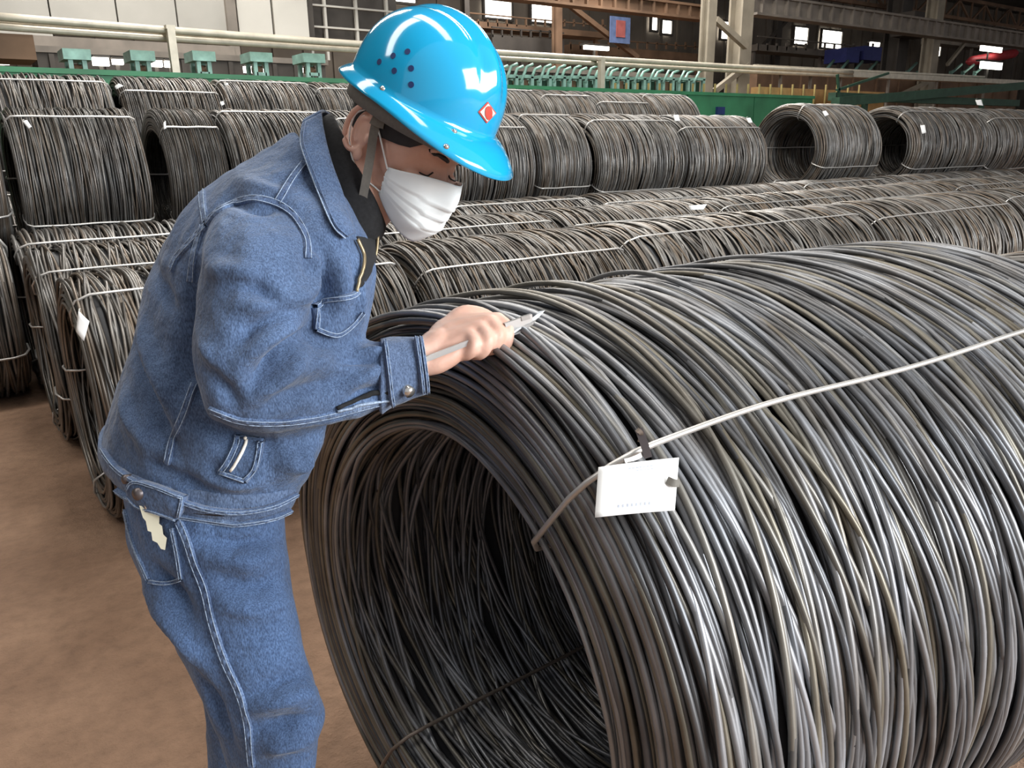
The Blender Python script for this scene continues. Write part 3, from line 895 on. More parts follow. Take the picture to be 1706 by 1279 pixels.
def loft_vf(st, n_out, k=40, pw=2.3):
    """st rows: (xL, yL, xR, yR, tL, tR, half thickness). Sections seen edge to edge, their depth along the line of sight"""
    S = spline(np.array(st, float), n_out)
    an = np.linspace(0, 2*math.pi, k, endpoint=False)
    V = []
    for r_ in S:
        A = dep(r_[0], r_[1], r_[4]); B = dep(r_[2], r_[3], r_[5])
        c = (A+B)/2; h = (B-A)/2
        d = c-CAM; d /= np.linalg.norm(d)
        hn = h/np.linalg.norm(h)
        if len(r_) > 7:
            g_ = np.array([d[0], d[1], 0.0]); g_ /= np.linalg.norm(g_)
            d = d*(1-r_[7])+g_*r_[7]
        d /= np.linalg.norm(d)
        cs, sn = np.cos(an), np.sin(an)
        e = 2/pw
        V.append(c + np.outer(np.sign(cs)*np.abs(cs)**e, h) + np.outer(np.sign(sn)*np.abs(sn)**e, d*r_[6]))
    V = np.concatenate(V)
    F = []
    n = len(S)
    for i in range(n-1):
        for a in range(k):
            b = (a+1) % k
            F.append((i*k+a, i*k+b, (i+1)*k+b, (i+1)*k+a))
    F.append(tuple(range(k-1, -1, -1)))
    F.append(tuple((n-1)*k+a for a in range(k)))
    return V, F
def capsule_vf(pts, rad, k=14, sub=6):
    """tapered rounded limb through 3-D joints"""
    P = spline(np.array(pts, float), (len(pts)-1)*sub+1) if len(pts) > 2 else resample(pts, sub+1)
    R = np.interp(np.linspace(0, len(rad)-1, len(P)), np.arange(len(rad)), rad)
    t0 = (P[0]-P[1])/np.linalg.norm(P[0]-P[1]); t1 = (P[-1]-P[-2])/np.linalg.norm(P[-1]-P[-2])
    pre, post, rp, rq = [], [], [], []
    for a in (0.95, 0.75, 0.45):
        pre.append(P[0]+t0*R[0]*a); rp.append(R[0]*math.sqrt(1-a*a))
    for a in (0.45, 0.75, 0.95):
        post.append(P[-1]+t1*R[-1]*a); rq.append(R[-1]*math.sqrt(1-a*a))
    return tube_vf(np.vstack([pre, P, post]), np.r_[rp, R, rq], k)
def pick(bvh, px, py, off=0.0):
    d = Vector(ray(px, py)).normalized()
    h, n_, i, t = bvh.ray_cast(Vector(CAM), d)
    if h is None:
        return None, None
    if n_.dot(d) > 0:
        n_ = -n_
    return np.array(h+n_*off), np.array(n_)
def bvh_of(*objs):
    V, F = [], []
    for o in objs:
        n0 = len(V)
        V.extend([v.co.copy() for v in o.data.vertices])
        F.extend([[i+n0 for i in p.vertices] for p in o.data.polygons])
    return BVHTree.FromPolygons(V, F)
def on_surface(bvh, pts, n, off):
    Q = spline(np.array(pts, float), n)
    hits = [pick(bvh, x, y, off) for x, y in Q]
    ts_h = np.array([(h_[0]-CAM)@FW if h_[0] is not None else np.nan for h_ in hits])
    P, N = [], []
    for i, h_ in enumerate(hits):
        if h_[0] is None:
            continue
        md_ = np.nanmedian(ts_h[max(0, i-4):i+5])
        if abs(ts_h[i]-md_) < 0.045:
            P.append(h_[0]); N.append(h_[1])
    return np.array(P), np.array(N)
def ribbon(name, bvh, pts, width, mat, parent, n=None, off=0.0015, thick=0.0022, thread=True):
    """raised seam strip sewn along a line of the cloth, with two threads"""
    L = np.linalg.norm(np.diff(np.array(pts, float), axis=0), axis=1).sum()
    n = n or max(6, int(L/6))
    P, N = on_surface(bvh, pts, n, 0.0)
    if len(P) < 3:
        return None
    T = np.gradient(P, axis=0); T /= np.linalg.norm(T, axis=1)[:, None]+1e-9
    for _ in range(2):
        N[1:-1] = (N[:-2]+N[1:-1]+N[2:])/3
    N /= np.linalg.norm(N, axis=1)[:, None]
    S = np.cross(T, N); S /= np.linalg.norm(S, axis=1)[:, None]+1e-9
    prof = ((-0.5, -0.003), (-0.5, off), (-0.3, off+thick), (0.3, off+thick), (0.5, off), (0.5, -0.003))
    V, F = [], []
    for i in range(len(P)):
        pk = 0.0012*math.sin(i*1.9)
        for a, h in prof:
            V.append(P[i]+S[i]*a*width+N[i]*(h+pk*(abs(a) < 0.4)))
    k = len(prof)
    for i in range(len(P)-1):
        for a in range(k):
            b = (a+1) % k
            F.append((i*k+a, i*k+b, (i+1)*k+b, (i+1)*k+a))
    o = new_obj(name, V, F, mat, parent)
    if thread:
        tv = []
        for s in (-0.36, 0.36):
            tv.append(tube_vf(P+S*s*width+N*(off+thick+0.0003), 0.00075, 4))
        Vt, Ft = merge_vf(tv)
        # threads are drawn as part of the seam mesh with their own material
        me = o.data
        bm = bmesh.new(); bm.from_mesh(me)
        vs = [bm.verts.new(v) for v in Vt]
        me.materials.append(M['thread'])
        for f in Ft:
            try:
                q = bm.faces.new([vs[i] for i in f]); q.material_index = 1; q.smooth = True
            except ValueError:
                pass
        bm.to_mesh(me); bm.free()
    return o

# --- torso, sleeves (jacket)
TORSO = [  # back edge, front edge, depth back, depth front, half thickness, lie of the section
    (178, 772, 482, 812, 1.30, 1.28, 0.165, 1.0),
    (168, 745, 500, 780, 1.30, 1.28, 0.180, 1.0),
    (174, 712, 530, 735, 1.30, 1.27, 0.190, 0.9),
    (192, 660, 542, 692, 1.30, 1.26, 0.195, 0.75),
    (212, 600, 556, 645, 1.29, 1.25, 0.200, 0.6),
    (230, 540, 580, 602, 1.29, 1.25, 0.205, 0.4),
    (250, 465, 605, 550, 1.28, 1.25, 0.210, 0.2),
    (282, 395, 618, 490, 1.27, 1.25, 0.212, 0.05),
    (322, 335, 622, 435, 1.26, 1.25, 0.205, 0),
    (380, 288, 615, 398, 1.25, 1.24, 0.175, 0),
    (440, 250, 602, 375, 1.24, 1.23, 0.135, 0),
    (490, 218, 590, 345, 1.23, 1.22, 0.100, 0)]
SLEEVE = [
    (430, 300, 545, 370, 1.17, 1.17, 0.075),
    (376, 335, 528, 388, 1.125, 1.13, 0.085),
    (346, 390, 520, 420, 1.085, 1.10, 0.088),
    (333, 455, 521, 475, 1.06, 1.08, 0.085),
    (325, 540, 514, 525, 1.045, 1.075, 0.080),
    (326, 615, 506, 558, 1.045, 1.08, 0.078),
    (345, 686, 506, 568, 1.05, 1.09, 0.076),
    (405, 714, 516, 566, 1.06, 1.11, 0.072),
    (475, 717, 545, 564, 1.09, 1.14, 0.066),
    (555, 704, 585, 566, 1.14, 1.16, 0.060),
    (630, 682, 640, 570, 1.172, 1.18, 0.053),
    (676, 664, 682, 570, 1.192, 1.197, 0.047)]
FAR_SLEEVE = [
    (430, 320, 560, 380, 1.36, 1.36, 0.07),
    (395, 400, 550, 430, 1.42, 1.42, 0.075),
    (400, 500, 540, 500, 1.44, 1.46, 0.07),
    (420, 580, 540, 545, 1.45, 1.48, 0.065),
    (460, 625, 560, 555, 1.44, 1.46, 0.06),
    (540, 646, 585, 562, 1.42, 1.43, 0.05),
    (590, 632, 610, 568, 1.40, 1.41, 0.045)]
torso_vf = loft_vf(TORSO, 40)
V, F = merge_vf([torso_vf, loft_vf(SLEEVE, 48, 32, 2.1), loft_vf(FAR_SLEEVE, 30, 28, 2.1)])
person = empty('person', (0, 0, 0))
jacket = remesh_obj('jacket', V, F, 0.0065, 6, 0.5)

# folds: (line in the photo, width m, height m, + ridge / - valley)
FOLDS = [
    ([(506, 556), (478, 582), (448, 612), (418, 640)], 0.012, -0.013),
    ([(516, 572), (490, 602), (460, 636), (432, 664)], 0.012, 0.008),
    ([(498, 540), (462, 552), (428, 578), (402, 610)], 0.012, 0.009),
    ([(505, 520), (465, 525), (425, 545), (395, 575)], 0.012, -0.008),
    ([(515, 490), (480, 508), (440, 512), (400, 505)], 0.014, 0.008),
    ([(385, 468), (425, 480), (462, 505), (500, 512)], 0.010, -0.007),
    ([(345, 440), (385, 455), (430, 462)], 0.014, 0.006),
    ([(512, 420), (522, 450), (512, 490)], 0.012, 0.010),
    ([(470, 640), (520, 610), (570, 592)], 0.012, 0.007),
    ([(430, 680), (480, 655), (540, 640), (600, 628)], 0.012, -0.006),
    ([(540, 600), (590, 598), (632, 600)], 0.008, -0.006),
    ([(560, 650), (605, 630), (636, 612)], 0.008, 0.006),
    ([(575, 672), (612, 655), (638, 645)], 0.008, -0.006),
    ([(600, 585), (625, 585), (640, 590)], 0.006, 0.005),
    ([(350, 600), (372, 640), (400, 680)], 0.012, -0.007),
    ([(338, 560), (356, 600), (380, 640)], 0.012, 0.005),
    # torso
    ([(322, 470), (318, 540), (322, 620), (335, 680)], 0.020, -0.016),
    ([(238, 520), (250, 580), (272, 640), (296, 690)], 0.016, 0.009),
    ([(222, 560), (236, 630), (262, 700), (300, 760)], 0.016, -0.009),
    ([(205, 640), (222, 700), (250, 750)], 0.014, 0.007),
    ([(300, 560), (296, 620), (300, 680)], 0.014, -0.007),
    ([(255, 440), (270, 480), (292, 520)], 0.014, -0.006),
    ([(330, 700), (380, 730), (440, 745), (520, 735)], 0.016, -0.012),
    ([(470, 760), (500, 775), (520, 750)], 0.012, 0.008),
    ([(330, 790), (380, 805), (430, 806)], 0.010, 0.006),
    ([(250, 770), (300, 795), (350, 815)], 0.010, -0.005),
    ([(400, 300), (440, 320), (480, 325)], 0.016, 0.006),
    ([(380, 330), (420, 345), (460, 348)], 0.010, -0.006),
    ([(530, 430), (540, 480), (535, 530)], 0.014, -0.010),
    ([(560, 420), (572, 470), (570, 520)], 0.012, 0.006),
    ([(600, 450), (596, 500), (600, 540)], 0.010, 0.006)]
def fold(o, folds, ampl=1.0):
    bv = bvh_of(o)
    Vc = co(o); Nc = nor(o)
    disp = np.zeros(len(Vc))
    for pts, w, hgt in folds:
        P, N = on_surface(bv, pts, 24, 0.0)
        if len(P) < 3:
            continue
        for i in range(0, len(P)):
            pass
        lo, hi = P.min(0)-4*w, P.max(0)+4*w
        m_ = np.all((Vc > lo) & (Vc < hi), 1)
        idx = np.nonzero(m_)[0]
        if len(idx) == 0:
            continue
        D = np.linalg.norm(Vc[idx][:, None, :]-P[None], axis=2)
        j = D.argmin(1)
        fade = np.sin(np.pi*(0.08+0.84*j/(len(P)-1)))
        disp[idx] += ampl*hgt*fade*np.exp(-(D.min(1)/w)**2)
    return Vc, Nc, disp
def wave_noise(V, sc, seed):
    rs = np.random.default_rng(seed)
    out = np.zeros(len(V))
    for i in range(10):
        k = rs.normal(size=3); k /= np.linalg.norm(k)
        k *= sc*rs.uniform(0.6, 1.7)
        out += np.sin(V@k+rs.uniform(0, 6.28)+1.3*np.sin(V@(rs.normal(size=3)*sc*0.4)))
    return out/10
Vc, Nc, dsp = fold(jacket, FOLDS, 2.3)
dsp += 0.005*wave_noise(Vc, 42, 3)+0.006*(0.25-np.abs(wave_noise(Vc, 55, 5)))+0.0025*wave_noise(Vc, 110, 4)
set_co(jacket, Vc+Nc*dsp[:, None])
jacket.data.materials.append(M['denim'])
jacket.parent = person
jb = bvh_of(jacket)

# --- jeans
LEG_N = [
    (206, 775, 470, 815, 1.29, 1.27, 0.16, 1),
    (206, 830, 470, 855, 1.28, 1.26, 0.155, 0.9),
    (216, 905, 478, 915, 1.26, 1.24, 0.125, 0.6),
    (250, 990, 490, 1000, 1.24, 1.22, 0.105, 0.35),
    (288, 1075, 503, 1075, 1.23, 1.21, 0.092, 0.15),
    (325, 1145, 525, 1140, 1.22, 1.20, 0.085, 0),
    (352, 1200, 540, 1190, 1.22, 1.20, 0.080, 0),
    (370, 1255, 527, 1245, 1.23, 1.21, 0.076, 0),
    (384, 1330, 520, 1325, 1.25, 1.24, 0.074, 0),
    (385, 1480, 512, 1475, 1.31, 1.30, 0.070, 0),
    (372, 1640, 495, 1640, 1.38, 1.37, 0.066, 0),
    (370, 1712, 492, 1712, 1.40, 1.39, 0.066, 0)]
LEG_F = [
    (215, 785, 455, 815, 1.38, 1.36, 0.13, 1),
    (222, 880, 450, 900, 1.42, 1.40, 0.115, 0.8),
    (255, 980, 465, 985, 1.44, 1.42, 0.10, 0.4),
    (300, 1075, 478, 1070, 1.45, 1.43, 0.088, 0.2),
    (330, 1160, 486, 1150, 1.46, 1.44, 0.08, 0),
    (345, 1240, 482, 1235, 1.48, 1.47, 0.074, 0),
    (345, 1340, 470, 1340, 1.52, 1.51, 0.07, 0),
    (340, 1460, 455, 1460, 1.57, 1.56, 0.066, 0),
    (340, 1536, 452, 1536, 1.59, 1.58, 0.066, 0)]
V, F = merge_vf([loft_vf(LEG_N, 40, 36, 2.2), loft_vf(LEG_F, 30, 32, 2.2)])
jeans = remesh_obj('jeans', V, F, 0.0075, 6, 0.5)
JF = [([(230, 960), (270, 1010), (310, 1060), (345, 1110)], 0.02, 0.010),
      ([(250, 940), (290, 985), (320, 1030)], 0.015, -0.008),
      ([(345, 900), (400, 905), (465, 890)], 0.012, -0.007),
      ([(350, 930), (410, 935), (475, 920)], 0.012, 0.005),
      ([(360, 965), (420, 975), (480, 955)], 0.012, -0.006),
      ([(372, 1010), (430, 1015), (485, 1000)], 0.014, 0.005),
      ([(420, 1180), (470, 1165), (530, 1150)], 0.012, 0.008),
      ([(420, 1210), (480, 1205), (535, 1195)], 0.012, -0.009),
      ([(430, 1150), (480, 1130), (520, 1110)], 0.014, -0.006),
      ([(440, 1250), (480, 1240), (522, 1235)], 0.010, 0.006),
      ([(330, 1120), (360, 1180), (390, 1250)], 0.015, -0.007)]
Vc, Nc, dsp = fold(jeans, JF, 2.3)
dsp += 0.005*wave_noise(Vc, 34, 8)+0.006*(0.25-np.abs(wave_noise(Vc, 40, 15)))+0.0022*wave_noise(Vc, 95, 9)
set_co(jeans, Vc+Nc*dsp[:, None])
jeans.data.materials.append(M['jean'])
jeans.parent = person
eb = bvh_of(jeans)

# --- head frame: x forward, y to his left, z up
HC0 = dep(676.8, 225, 1.2)            # middle of the head between the ears
fh = np.array([FW[0], FW[1], 0]); fh /= np.linalg.norm(fh)
rh = np.array([fh[1], -fh[0], 0])
YAWC, PIT, ROLLH = 0.6793, 0.5286, -0.1749
hf = math.cos(YAWC)*rh - math.sin(YAWC)*fh
hf = hf*math.cos(PIT)+np.array([0, 0, -math.sin(PIT)])
hl = np.cross(np.array([0, 0, 1.0]), hf); hl /= np.linalg.norm(hl)
hu = np.cross(hf, hl)
hl, hu = math.cos(ROLLH)*hl+math.sin(ROLLH)*hu, -math.sin(ROLLH)*hl+math.cos(ROLLH)*hu
def hd(x, y, z):
    return HC0+hf*x+hl*y+hu*z
def hdA(P):
    P = np.asarray(P, float)
    return HC0+P[:, :1]*hf+P[:, 1:2]*hl+P[:, 2:3]*hu
def ellipsoid(c, r, n=24, m_=16):
    V, F = [], []
    for i in range(1, m_):
        a = math.pi*i/m_
        for j in range(n):
            b = 2*math.pi*j/n
            V.append((c[0]+r[0]*math.sin(a)*math.cos(b), c[1]+r[1]*math.sin(a)*math.sin(b), c[2]+r[2]*math.cos(a)))
    for i in range(m_-2):
        for j in range(n):
            F.append((i*n+j, (i+1)*n+j, (i+1)*n+(j+1) % n, i*n+(j+1) % n))
    V.append((c[0], c[1], c[2]+r[2])); V.append((c[0], c[1], c[2]-r[2]))
    t = len(V)
    for j in range(n):
        F.append((t-2, j, (j+1) % n)); F.append((t-1, (m_-2)*n+(j+1) % n, (m_-2)*n+j))
    return np.array(V), F
head_parts = []
def hpart(c, r):
    V, F = ellipsoid(c, r)
    head_parts.append((hdA(V), F))
hpart((0.0, 0, 0.045), (0.098, 0.077, 0.088))      # skull
hpart((0.035, 0, -0.01), (0.062, 0.066, 0.085))     # face
hpart((0.055, 0, -0.075), (0.042, 0.048, 0.038))    # chin and jaw
hpart((0.028, 0, -0.06), (0.055, 0.06, 0.045))
hpart((0.092, 0, 0.02), (0.012, 0.05, 0.018))       # brow
hpart((0.095, 0, -0.03), (0.012, 0.012, 0.028))     # nose bridge
hpart((0.107, 0, -0.047), (0.014, 0.017, 0.013))    # nose tip
for s in (-1, 1):
    hpart((0.080, s*0.032, -0.035), (0.022, 0.024, 0.024))   # cheeks
# neck into the trunk, whole covered body as one figure
neck = capsule_vf([hd(-0.035, 0, -0.03), dep(600, 320, 1.225), dep(545, 350, 1.24)], [0.062, 0.064, 0.075], 18)
def shrink(st, k, dt=0.0):
    out = []
    for r_ in st:
        r_ = list(r_)
        cx, cy = (r_[0]+r_[2])/2, (r_[1]+r_[3])/2
        out.append((cx+(r_[0]-cx)*k, cy+(r_[1]-cy)*k, cx+(r_[2]-cx)*k, cy+(r_[3]-cy)*k, r_[4], r_[5], r_[6]*k)+tuple(r_[7:]))
    return out
body_parts = head_parts+[neck, loft_vf(shrink(TORSO, 0.78), 26, 28), loft_vf(shrink(SLEEVE[:-1], 0.6), 30, 20, 2.0), loft_vf(shrink(FAR_SLEEVE, 0.6), 22, 20, 2.0),
                         loft_vf(shrink(LEG_N, 0.68), 28, 24, 2.0), loft_vf(shrink(LEG_F, 0.66), 24, 24, 2.0)]
# right hand (holding the caliper)
HS = -0.050            # the hand lies on top of the windings
def D(x, y, t):
    return dep(x, y, t+HS)
wr0, wr1 = D(655, 615, 1.225), D(704, 594, 1.262)
mcp = {'index': D(829, 533, 1.322), 'middle': D(815, 538, 1.305), 'ring': D(799, 548, 1.290), 'little': D(781, 559, 1.275)}
hand = []
hand.append(capsule_vf([wr0, wr1, D(730, 575, 1.28)], [0.026, 0.027, 0.028]))
for k_, a_, r_ in (('index', (748, 545, 1.31), 0.0155), ('middle', (748, 555, 1.295), 0.0165), ('ring', (745, 568, 1.28), 0.0165), ('little', (740, 582, 1.268), 0.0150)):
    hand.append(capsule_vf([D(716, 588, 1.27), D(*a_), mcp[k_]], [0.020, r_+0.003, r_-0.002]))
# heel of the hand
hand.append(capsule_vf([D(705, 610, 1.252), D(728, 604, 1.256), D(752, 592, 1.262), D(772, 575, 1.268)], [0.0165, 0.018, 0.0165, 0.0135]))
# fingers: (joint pixels, radii)
FINGERS = [
    ([mcp['little'], D(790, 574, 1.258), D(778, 591, 1.262), D(764, 588, 1.275)], [0.0130, 0.0115, 0.0098, 0.0085]),
    ([mcp['ring'], D(812, 566, 1.268), D(802, 588, 1.272), D(784, 590, 1.288)], [0.0135, 0.0122, 0.0105, 0.0090]),
    ([mcp['middle'], D(830, 556, 1.288), D(821, 580, 1.290), D(803, 584, 1.304)], [0.0138, 0.0122, 0.0105, 0.0092]),
    ([mcp['index'], D(845, 545, 1.306), D(846, 567, 1.302), D(840, 583, 1.302)], [0.0130, 0.0110, 0.0096, 0.0082]),
    ([D(735, 560, 1.305), D(766, 524, 1.325), D(800, 523, 1.345), D(832, 538, 1.348)], [0.0165, 0.0135, 0.0125, 0.0098])]
for P, R in FINGERS:
    hand.append(capsule_vf(P, R, 12))
# left hand resting beyond
def DL(x, y, t):
    return dep(x, y-24, t-0.03)
lw = DL(612, 622, 1.435)
hand.append(capsule_vf([DL(590, 625, 1.44), lw, DL(632, 618, 1.435)], [0.026, 0.026, 0.028]))
for i in range(4):
    y_ = 604+i*11; t_ = 1.455-i*0.012
    hand.append(capsule_vf([DL(630, y_+6, t_), DL(655, y_+4, t_), DL(672, y_+12, t_), DL(676, y_+24, t_)], [0.014, 0.0115, 0.0100, 0.0085], 12))
hand.append(capsule_vf([DL(618, 640, 1.41), DL(640, 650, 1.40), DL(656, 648, 1.40)], [0.015, 0.012, 0.010], 12))
V, F = merge_vf(body_parts+hand)
body = remesh_obj('body', V, F, 0.0034, 5, 0.5)
body.data.materials.append(M['skin'])
body.parent = person
body['label'] = 'bare face, ear, neck and hands'
# face modelling: eye sockets, closed lids, brows, nostrils
Vb = co(body); Nb = nor(body)
loc_ = np.stack([(Vb-HC0)@hf, (Vb-HC0)@hl, (Vb-HC0)@hu], 1)
near_head = np.linalg.norm(loc_, axis=1) < 0.2
d_ = np.zeros(len(Vb))
for s in (-1, 1):
    e = np.array([0.092, s*0.032, -0.004])
    q = (loc_-e)/np.array([0.03, 0.021, 0.013])
    d_ -= 0.010*np.exp(-(q**2).sum(1))*near_head          # socket
    e = np.array([0.086, s*0.032, -0.006])
    q = (loc_-e)/np.array([0.03, 0.014, 0.0085])
    d_ += 0.007*np.exp(-(q**2).sum(1))*near_head          # lid over the eyeball
    e = np.array([0.09, s*0.032, -0.0125])
    q = (loc_-e)/np.array([0.03, 0.014, 0.0022])
    d_ -= 0.003*np.exp(-(q**2).sum(1))*near_head          # lid crease
set_co(body, Vb+Nb*d_[:, None])
bb_ = bvh_of(body)
# ear (each a shaped shell grown from the head)
def ear(s):
    parts = []
    c = np.array([-0.005, s*0.076, -0.012])
    rim = []
    for a in np.linspace(-2.3, 2.35, 22):
        w = 1.0+0.12*math.cos(a-0.5)
        rim.append(c+np.array([-0.019*w*math.cos(a)-0.004, s*(0.010+0.006*math.cos(a)), 0.033*w*math.sin(a)]))
    parts.append(tube_vf(hdA(rim), 0.0042, 8))
    inner = []
    for a in np.linspace(-1.5, 1.9, 14):
        inner.append(c+np.array([-0.010*math.cos(a)-0.001, s*0.008, 0.019*math.sin(a)+0.002]))
    parts.append(tube_vf(hdA(inner), 0.0035, 8))
    V, F = ellipsoid(c+np.array([-0.004, s*0.003, 0.0]), (0.019, 0.006, 0.031), 18, 12)
    parts.append((hdA(V), F))
    V, F = ellipsoid(c+np.array([0.008, s*0.006, -0.031]), (0.009, 0.005, 0.011), 14, 10)
    parts.append((hdA(V), F))
    V, F = ellipsoid(c+np.array([0.014, s*0.006, -0.004]), (0.005, 0.004, 0.008), 12, 8)
    parts.append((hdA(V), F))
    V, F = merge_vf(parts)
    o = remesh_obj('ear', V, F, 0.0018, 3, 0.5)
    o.data.materials.append(M['skin'])
    o.parent = body
    return o
ear(-1); ear(1)
# eyebrows
for s in (-1, 1):
    pts = []
    for u in np.linspace(0, 1, 10):
        pts.append(hd(0.101-0.018*u*u, s*(0.014+0.040*u), 0.013+0.006*math.sin(u*2.6)))
    kd = []
    for p in pts:
        q, n_, i, dd = bb_.find_nearest(Vector(p))
        kd.append(np.array(q+n_*0.0008))
    tube('eyebrow', kd, np.interp(np.linspace(0, 1, 10), [0, 0.3, 1], [0.003, 0.0036, 0.0012]), M['hair'], body, 6)
    lash = []
    for u in np.linspace(-1, 1, 9):
        p = hd(0.095-0.006*u*u, s*(0.032+0.014*u), -0.0135-0.002*(1-u*u))
        q, n_, i, dd = bb_.find_nearest(Vector(p))
        lash.append(np.array(q+n_*0.0006))
    tube('eyelash', lash, 0.0013, M['hair'], body, 5)
# hair: cropped cap below the helmet
V, F = [], []
nu, nv = 36, 14
for i in range(nv):
    for j in range(nu):
        a = 2*math.pi*j/nu
        fr_ = math.cos(a)
        zlow = float(np.interp(fr_, [-1, 0.15, 0.62, 0.85, 1], [-0.045, -0.006, 0.004, 0.030, 0.034]))
        z = zlow+(0.128-zlow)*i/(nv-1)
        zz = (z-0.045)/0.091
        rr_ = math.sqrt(max(0.0, 1-zz*zz)) if zz > 0 else 1-0.12*zz*zz
        V.append((0.103*rr_*math.cos(a), 0.0815*rr_*math.sin(a)*(1-0.10*max(0, -zz)), z))
for i in range(nv-1):
    for j in range(nu):
        F.append((i*nu+j, i*nu+(j+1) % nu, (i+1)*nu+(j+1) % nu, (i+1)*nu+j))
hair = new_obj('hair', hdA(V), F, M['hair'], person)
# --- hard hat
def helmet_vf():
    nu, nv = 96, 34
    V = []
    ax, ay, hz = 0.1203, 0.1058, 0.1255
    rows = []
    for i in range(nv+1):
        v = 1-(1-i/nv)**2.2              # 0 rim .. 1 crown
        for j in range(nu):
            a = 2*math.pi*j/nu
            c, s = math.cos(a), math.sin(a)
            rr_ = (1-v**2.5)**(1/2.1) if v < 1 else 0.0
            x = ax*rr_*c*(1.0 if c > 0 else 1.02); y = ay*rr_*s; z = hz*v
            # raised crest along the middle with a groove on either side
            up_ = max(0, min(1, (v-0.25)/0.35))
            g = math.exp(-(y/0.014)**2)*0.006-math.exp(-((abs(y)-0.026)/0.007)**2)*0.0025
            n_ = np.array([x/ax**2, y/ay**2, (z+0.02)/hz**2]); n_ /= np.linalg.norm(n_)+1e-9
            p = np.array([x, y, z])+n_*g*up_
            V.append(p)
    F = []
    for i in range(nv):
        for j in range(nu):
            F.append((i*nu+j, i*nu+(j+1) % nu, (i+1)*nu+(j+1) % nu, (i+1)*nu+j))
    # brim: flaring out all round, long peak at the front
    prof = []
    base = len(V)
    m_ = 6
    for k in range(1, m_+1):
        u = k/m_
        for j in range(nu):
            a = 2*math.pi*j/nu
            c, s = math.cos(a), math.sin(a)
            w = 0.014+0.044*max(0, c)**2.2+0.008*max(0, -c)**3
            dr = -0.010*u-(0.020*max(0, c)**2)*u*u-0.006*u*u
            V.append(np.array([(ax+w*u)*c, (ay+w*u)*s, dr]))
    for k in range(m_):
        for j in range(nu):
            a0 = (j if k == 0 else base+(k-1)*nu+j)
            a1 = ((j+1) % nu if k == 0 else base+(k-1)*nu+(j+1) % nu)
            F.append((base+k*nu+j, base+k*nu+(j+1) % nu, a1, a0))
    return np.array(V), F
HO = np.array([0.0045, 0, 0.060])       # shell offset from the head middle
TILT = -0.0568
def helmet_to_world(P):
    P = np.asarray(P, float)
    c, s = math.cos(TILT), math.sin(TILT)
    Q = np.stack([P[:, 0]*c+P[:, 2]*s, P[:, 1], -P[:, 0]*s+P[:, 2]*c], 1)+HO
    return hdA(Q)
V, F = helmet_vf()
hat = new_obj('hard_hat', helmet_to_world(V), F, M['helmet'], person)
sd = hat.modifiers.new('solid', 'SOLIDIFY'); sd.thickness = 0.003; sd.offset = -1
hat['label'] = 'glossy blue vented safety helmet'
hb = bvh_of(hat)
def disc(name, bvh, px, py, r_, mat, parent, h=0.0012, k=14, dome=0.0):
    p, n_ = pick(bvh, px, py)
    if p is None:
        return None
    a = np.cross(n_, [0, 0, 1.0]); a /= np.linalg.norm(a); b_ = np.cross(n_, a)
    V = [p+n_*(h+dome)]
    for i in range(k):
        t = 2*math.pi*i/k
        V.append(p+n_*h+(a*math.cos(t)+b_*math.sin(t))*r_)
    for i in range(k):
        t = 2*math.pi*i/k
        V.append(p-n_*0.002+(a*math.cos(t)+b_*math.sin(t))*r_)
    F = [(0, 1+i, 1+(i+1) % k) for i in range(k)]+[(1+i, 1+k+i, 1+k+(i+1) % k, 1+(i+1) % k) for i in range(k)]
    return new_obj(name, V, F, mat, parent, dome > 0)
for x, y in ((632, 103), (655, 93), (679, 86), (657, 118), (685, 114), (685, 141)):
    disc('vent_hole', hb, x, y, 0.0042, M['hole'], hat, 0.0006)
for x, y in ((637, 148), (757, 218), (744, 244)):
    disc('rivet', hb, x, y, 0.0042, M['chrome'], hat, 0.001, 12, 0.0022)
# emblem sticker: cream diamond edged in red with a red oval
def patch(name, bvh, pts, mat, parent, off):
    P = [pick(bvh, x, y, off)[0] for x, y in pts]
    c = pick(bvh, sum(p[0] for p in pts)/len(pts), sum(p[1] for p in pts)/len(pts), off+0.0006)[0]
    n = len(P)
    V = [c]+P
    F = [(0, 1+i, 1+(i+1) % n) for i in range(n)]
    return new_obj(name, V, F, mat, parent)
def diamond(cx, cy, w, h, n=6):
    K = [(cx-w, cy-1), (cx+1, cy-h), (cx+w, cy+1), (cx-1, cy+h)]
    out = []
    for i in range(4):
        a, b_ = K[i], K[(i+1) % 4]
        for j in range(n):
            out.append((a[0]+(b_[0]-a[0])*j/n, a[1]+(b_[1]-a[1])*j/n))
    return out
patch('emblem_border', hb, diamond(811, 187, 15, 18), M['red'], hat, 0.0012)
patch('emblem_field', hb, diamond(811, 187, 12.5, 15), M['cream'], hat, 0.0022)
patch('emblem_oval', hb, [(812+6*math.cos(a), 187+11.5*math.sin(a)) for a in np.linspace(0, 6.28, 20, endpoint=False)], M['red'], hat, 0.0034)
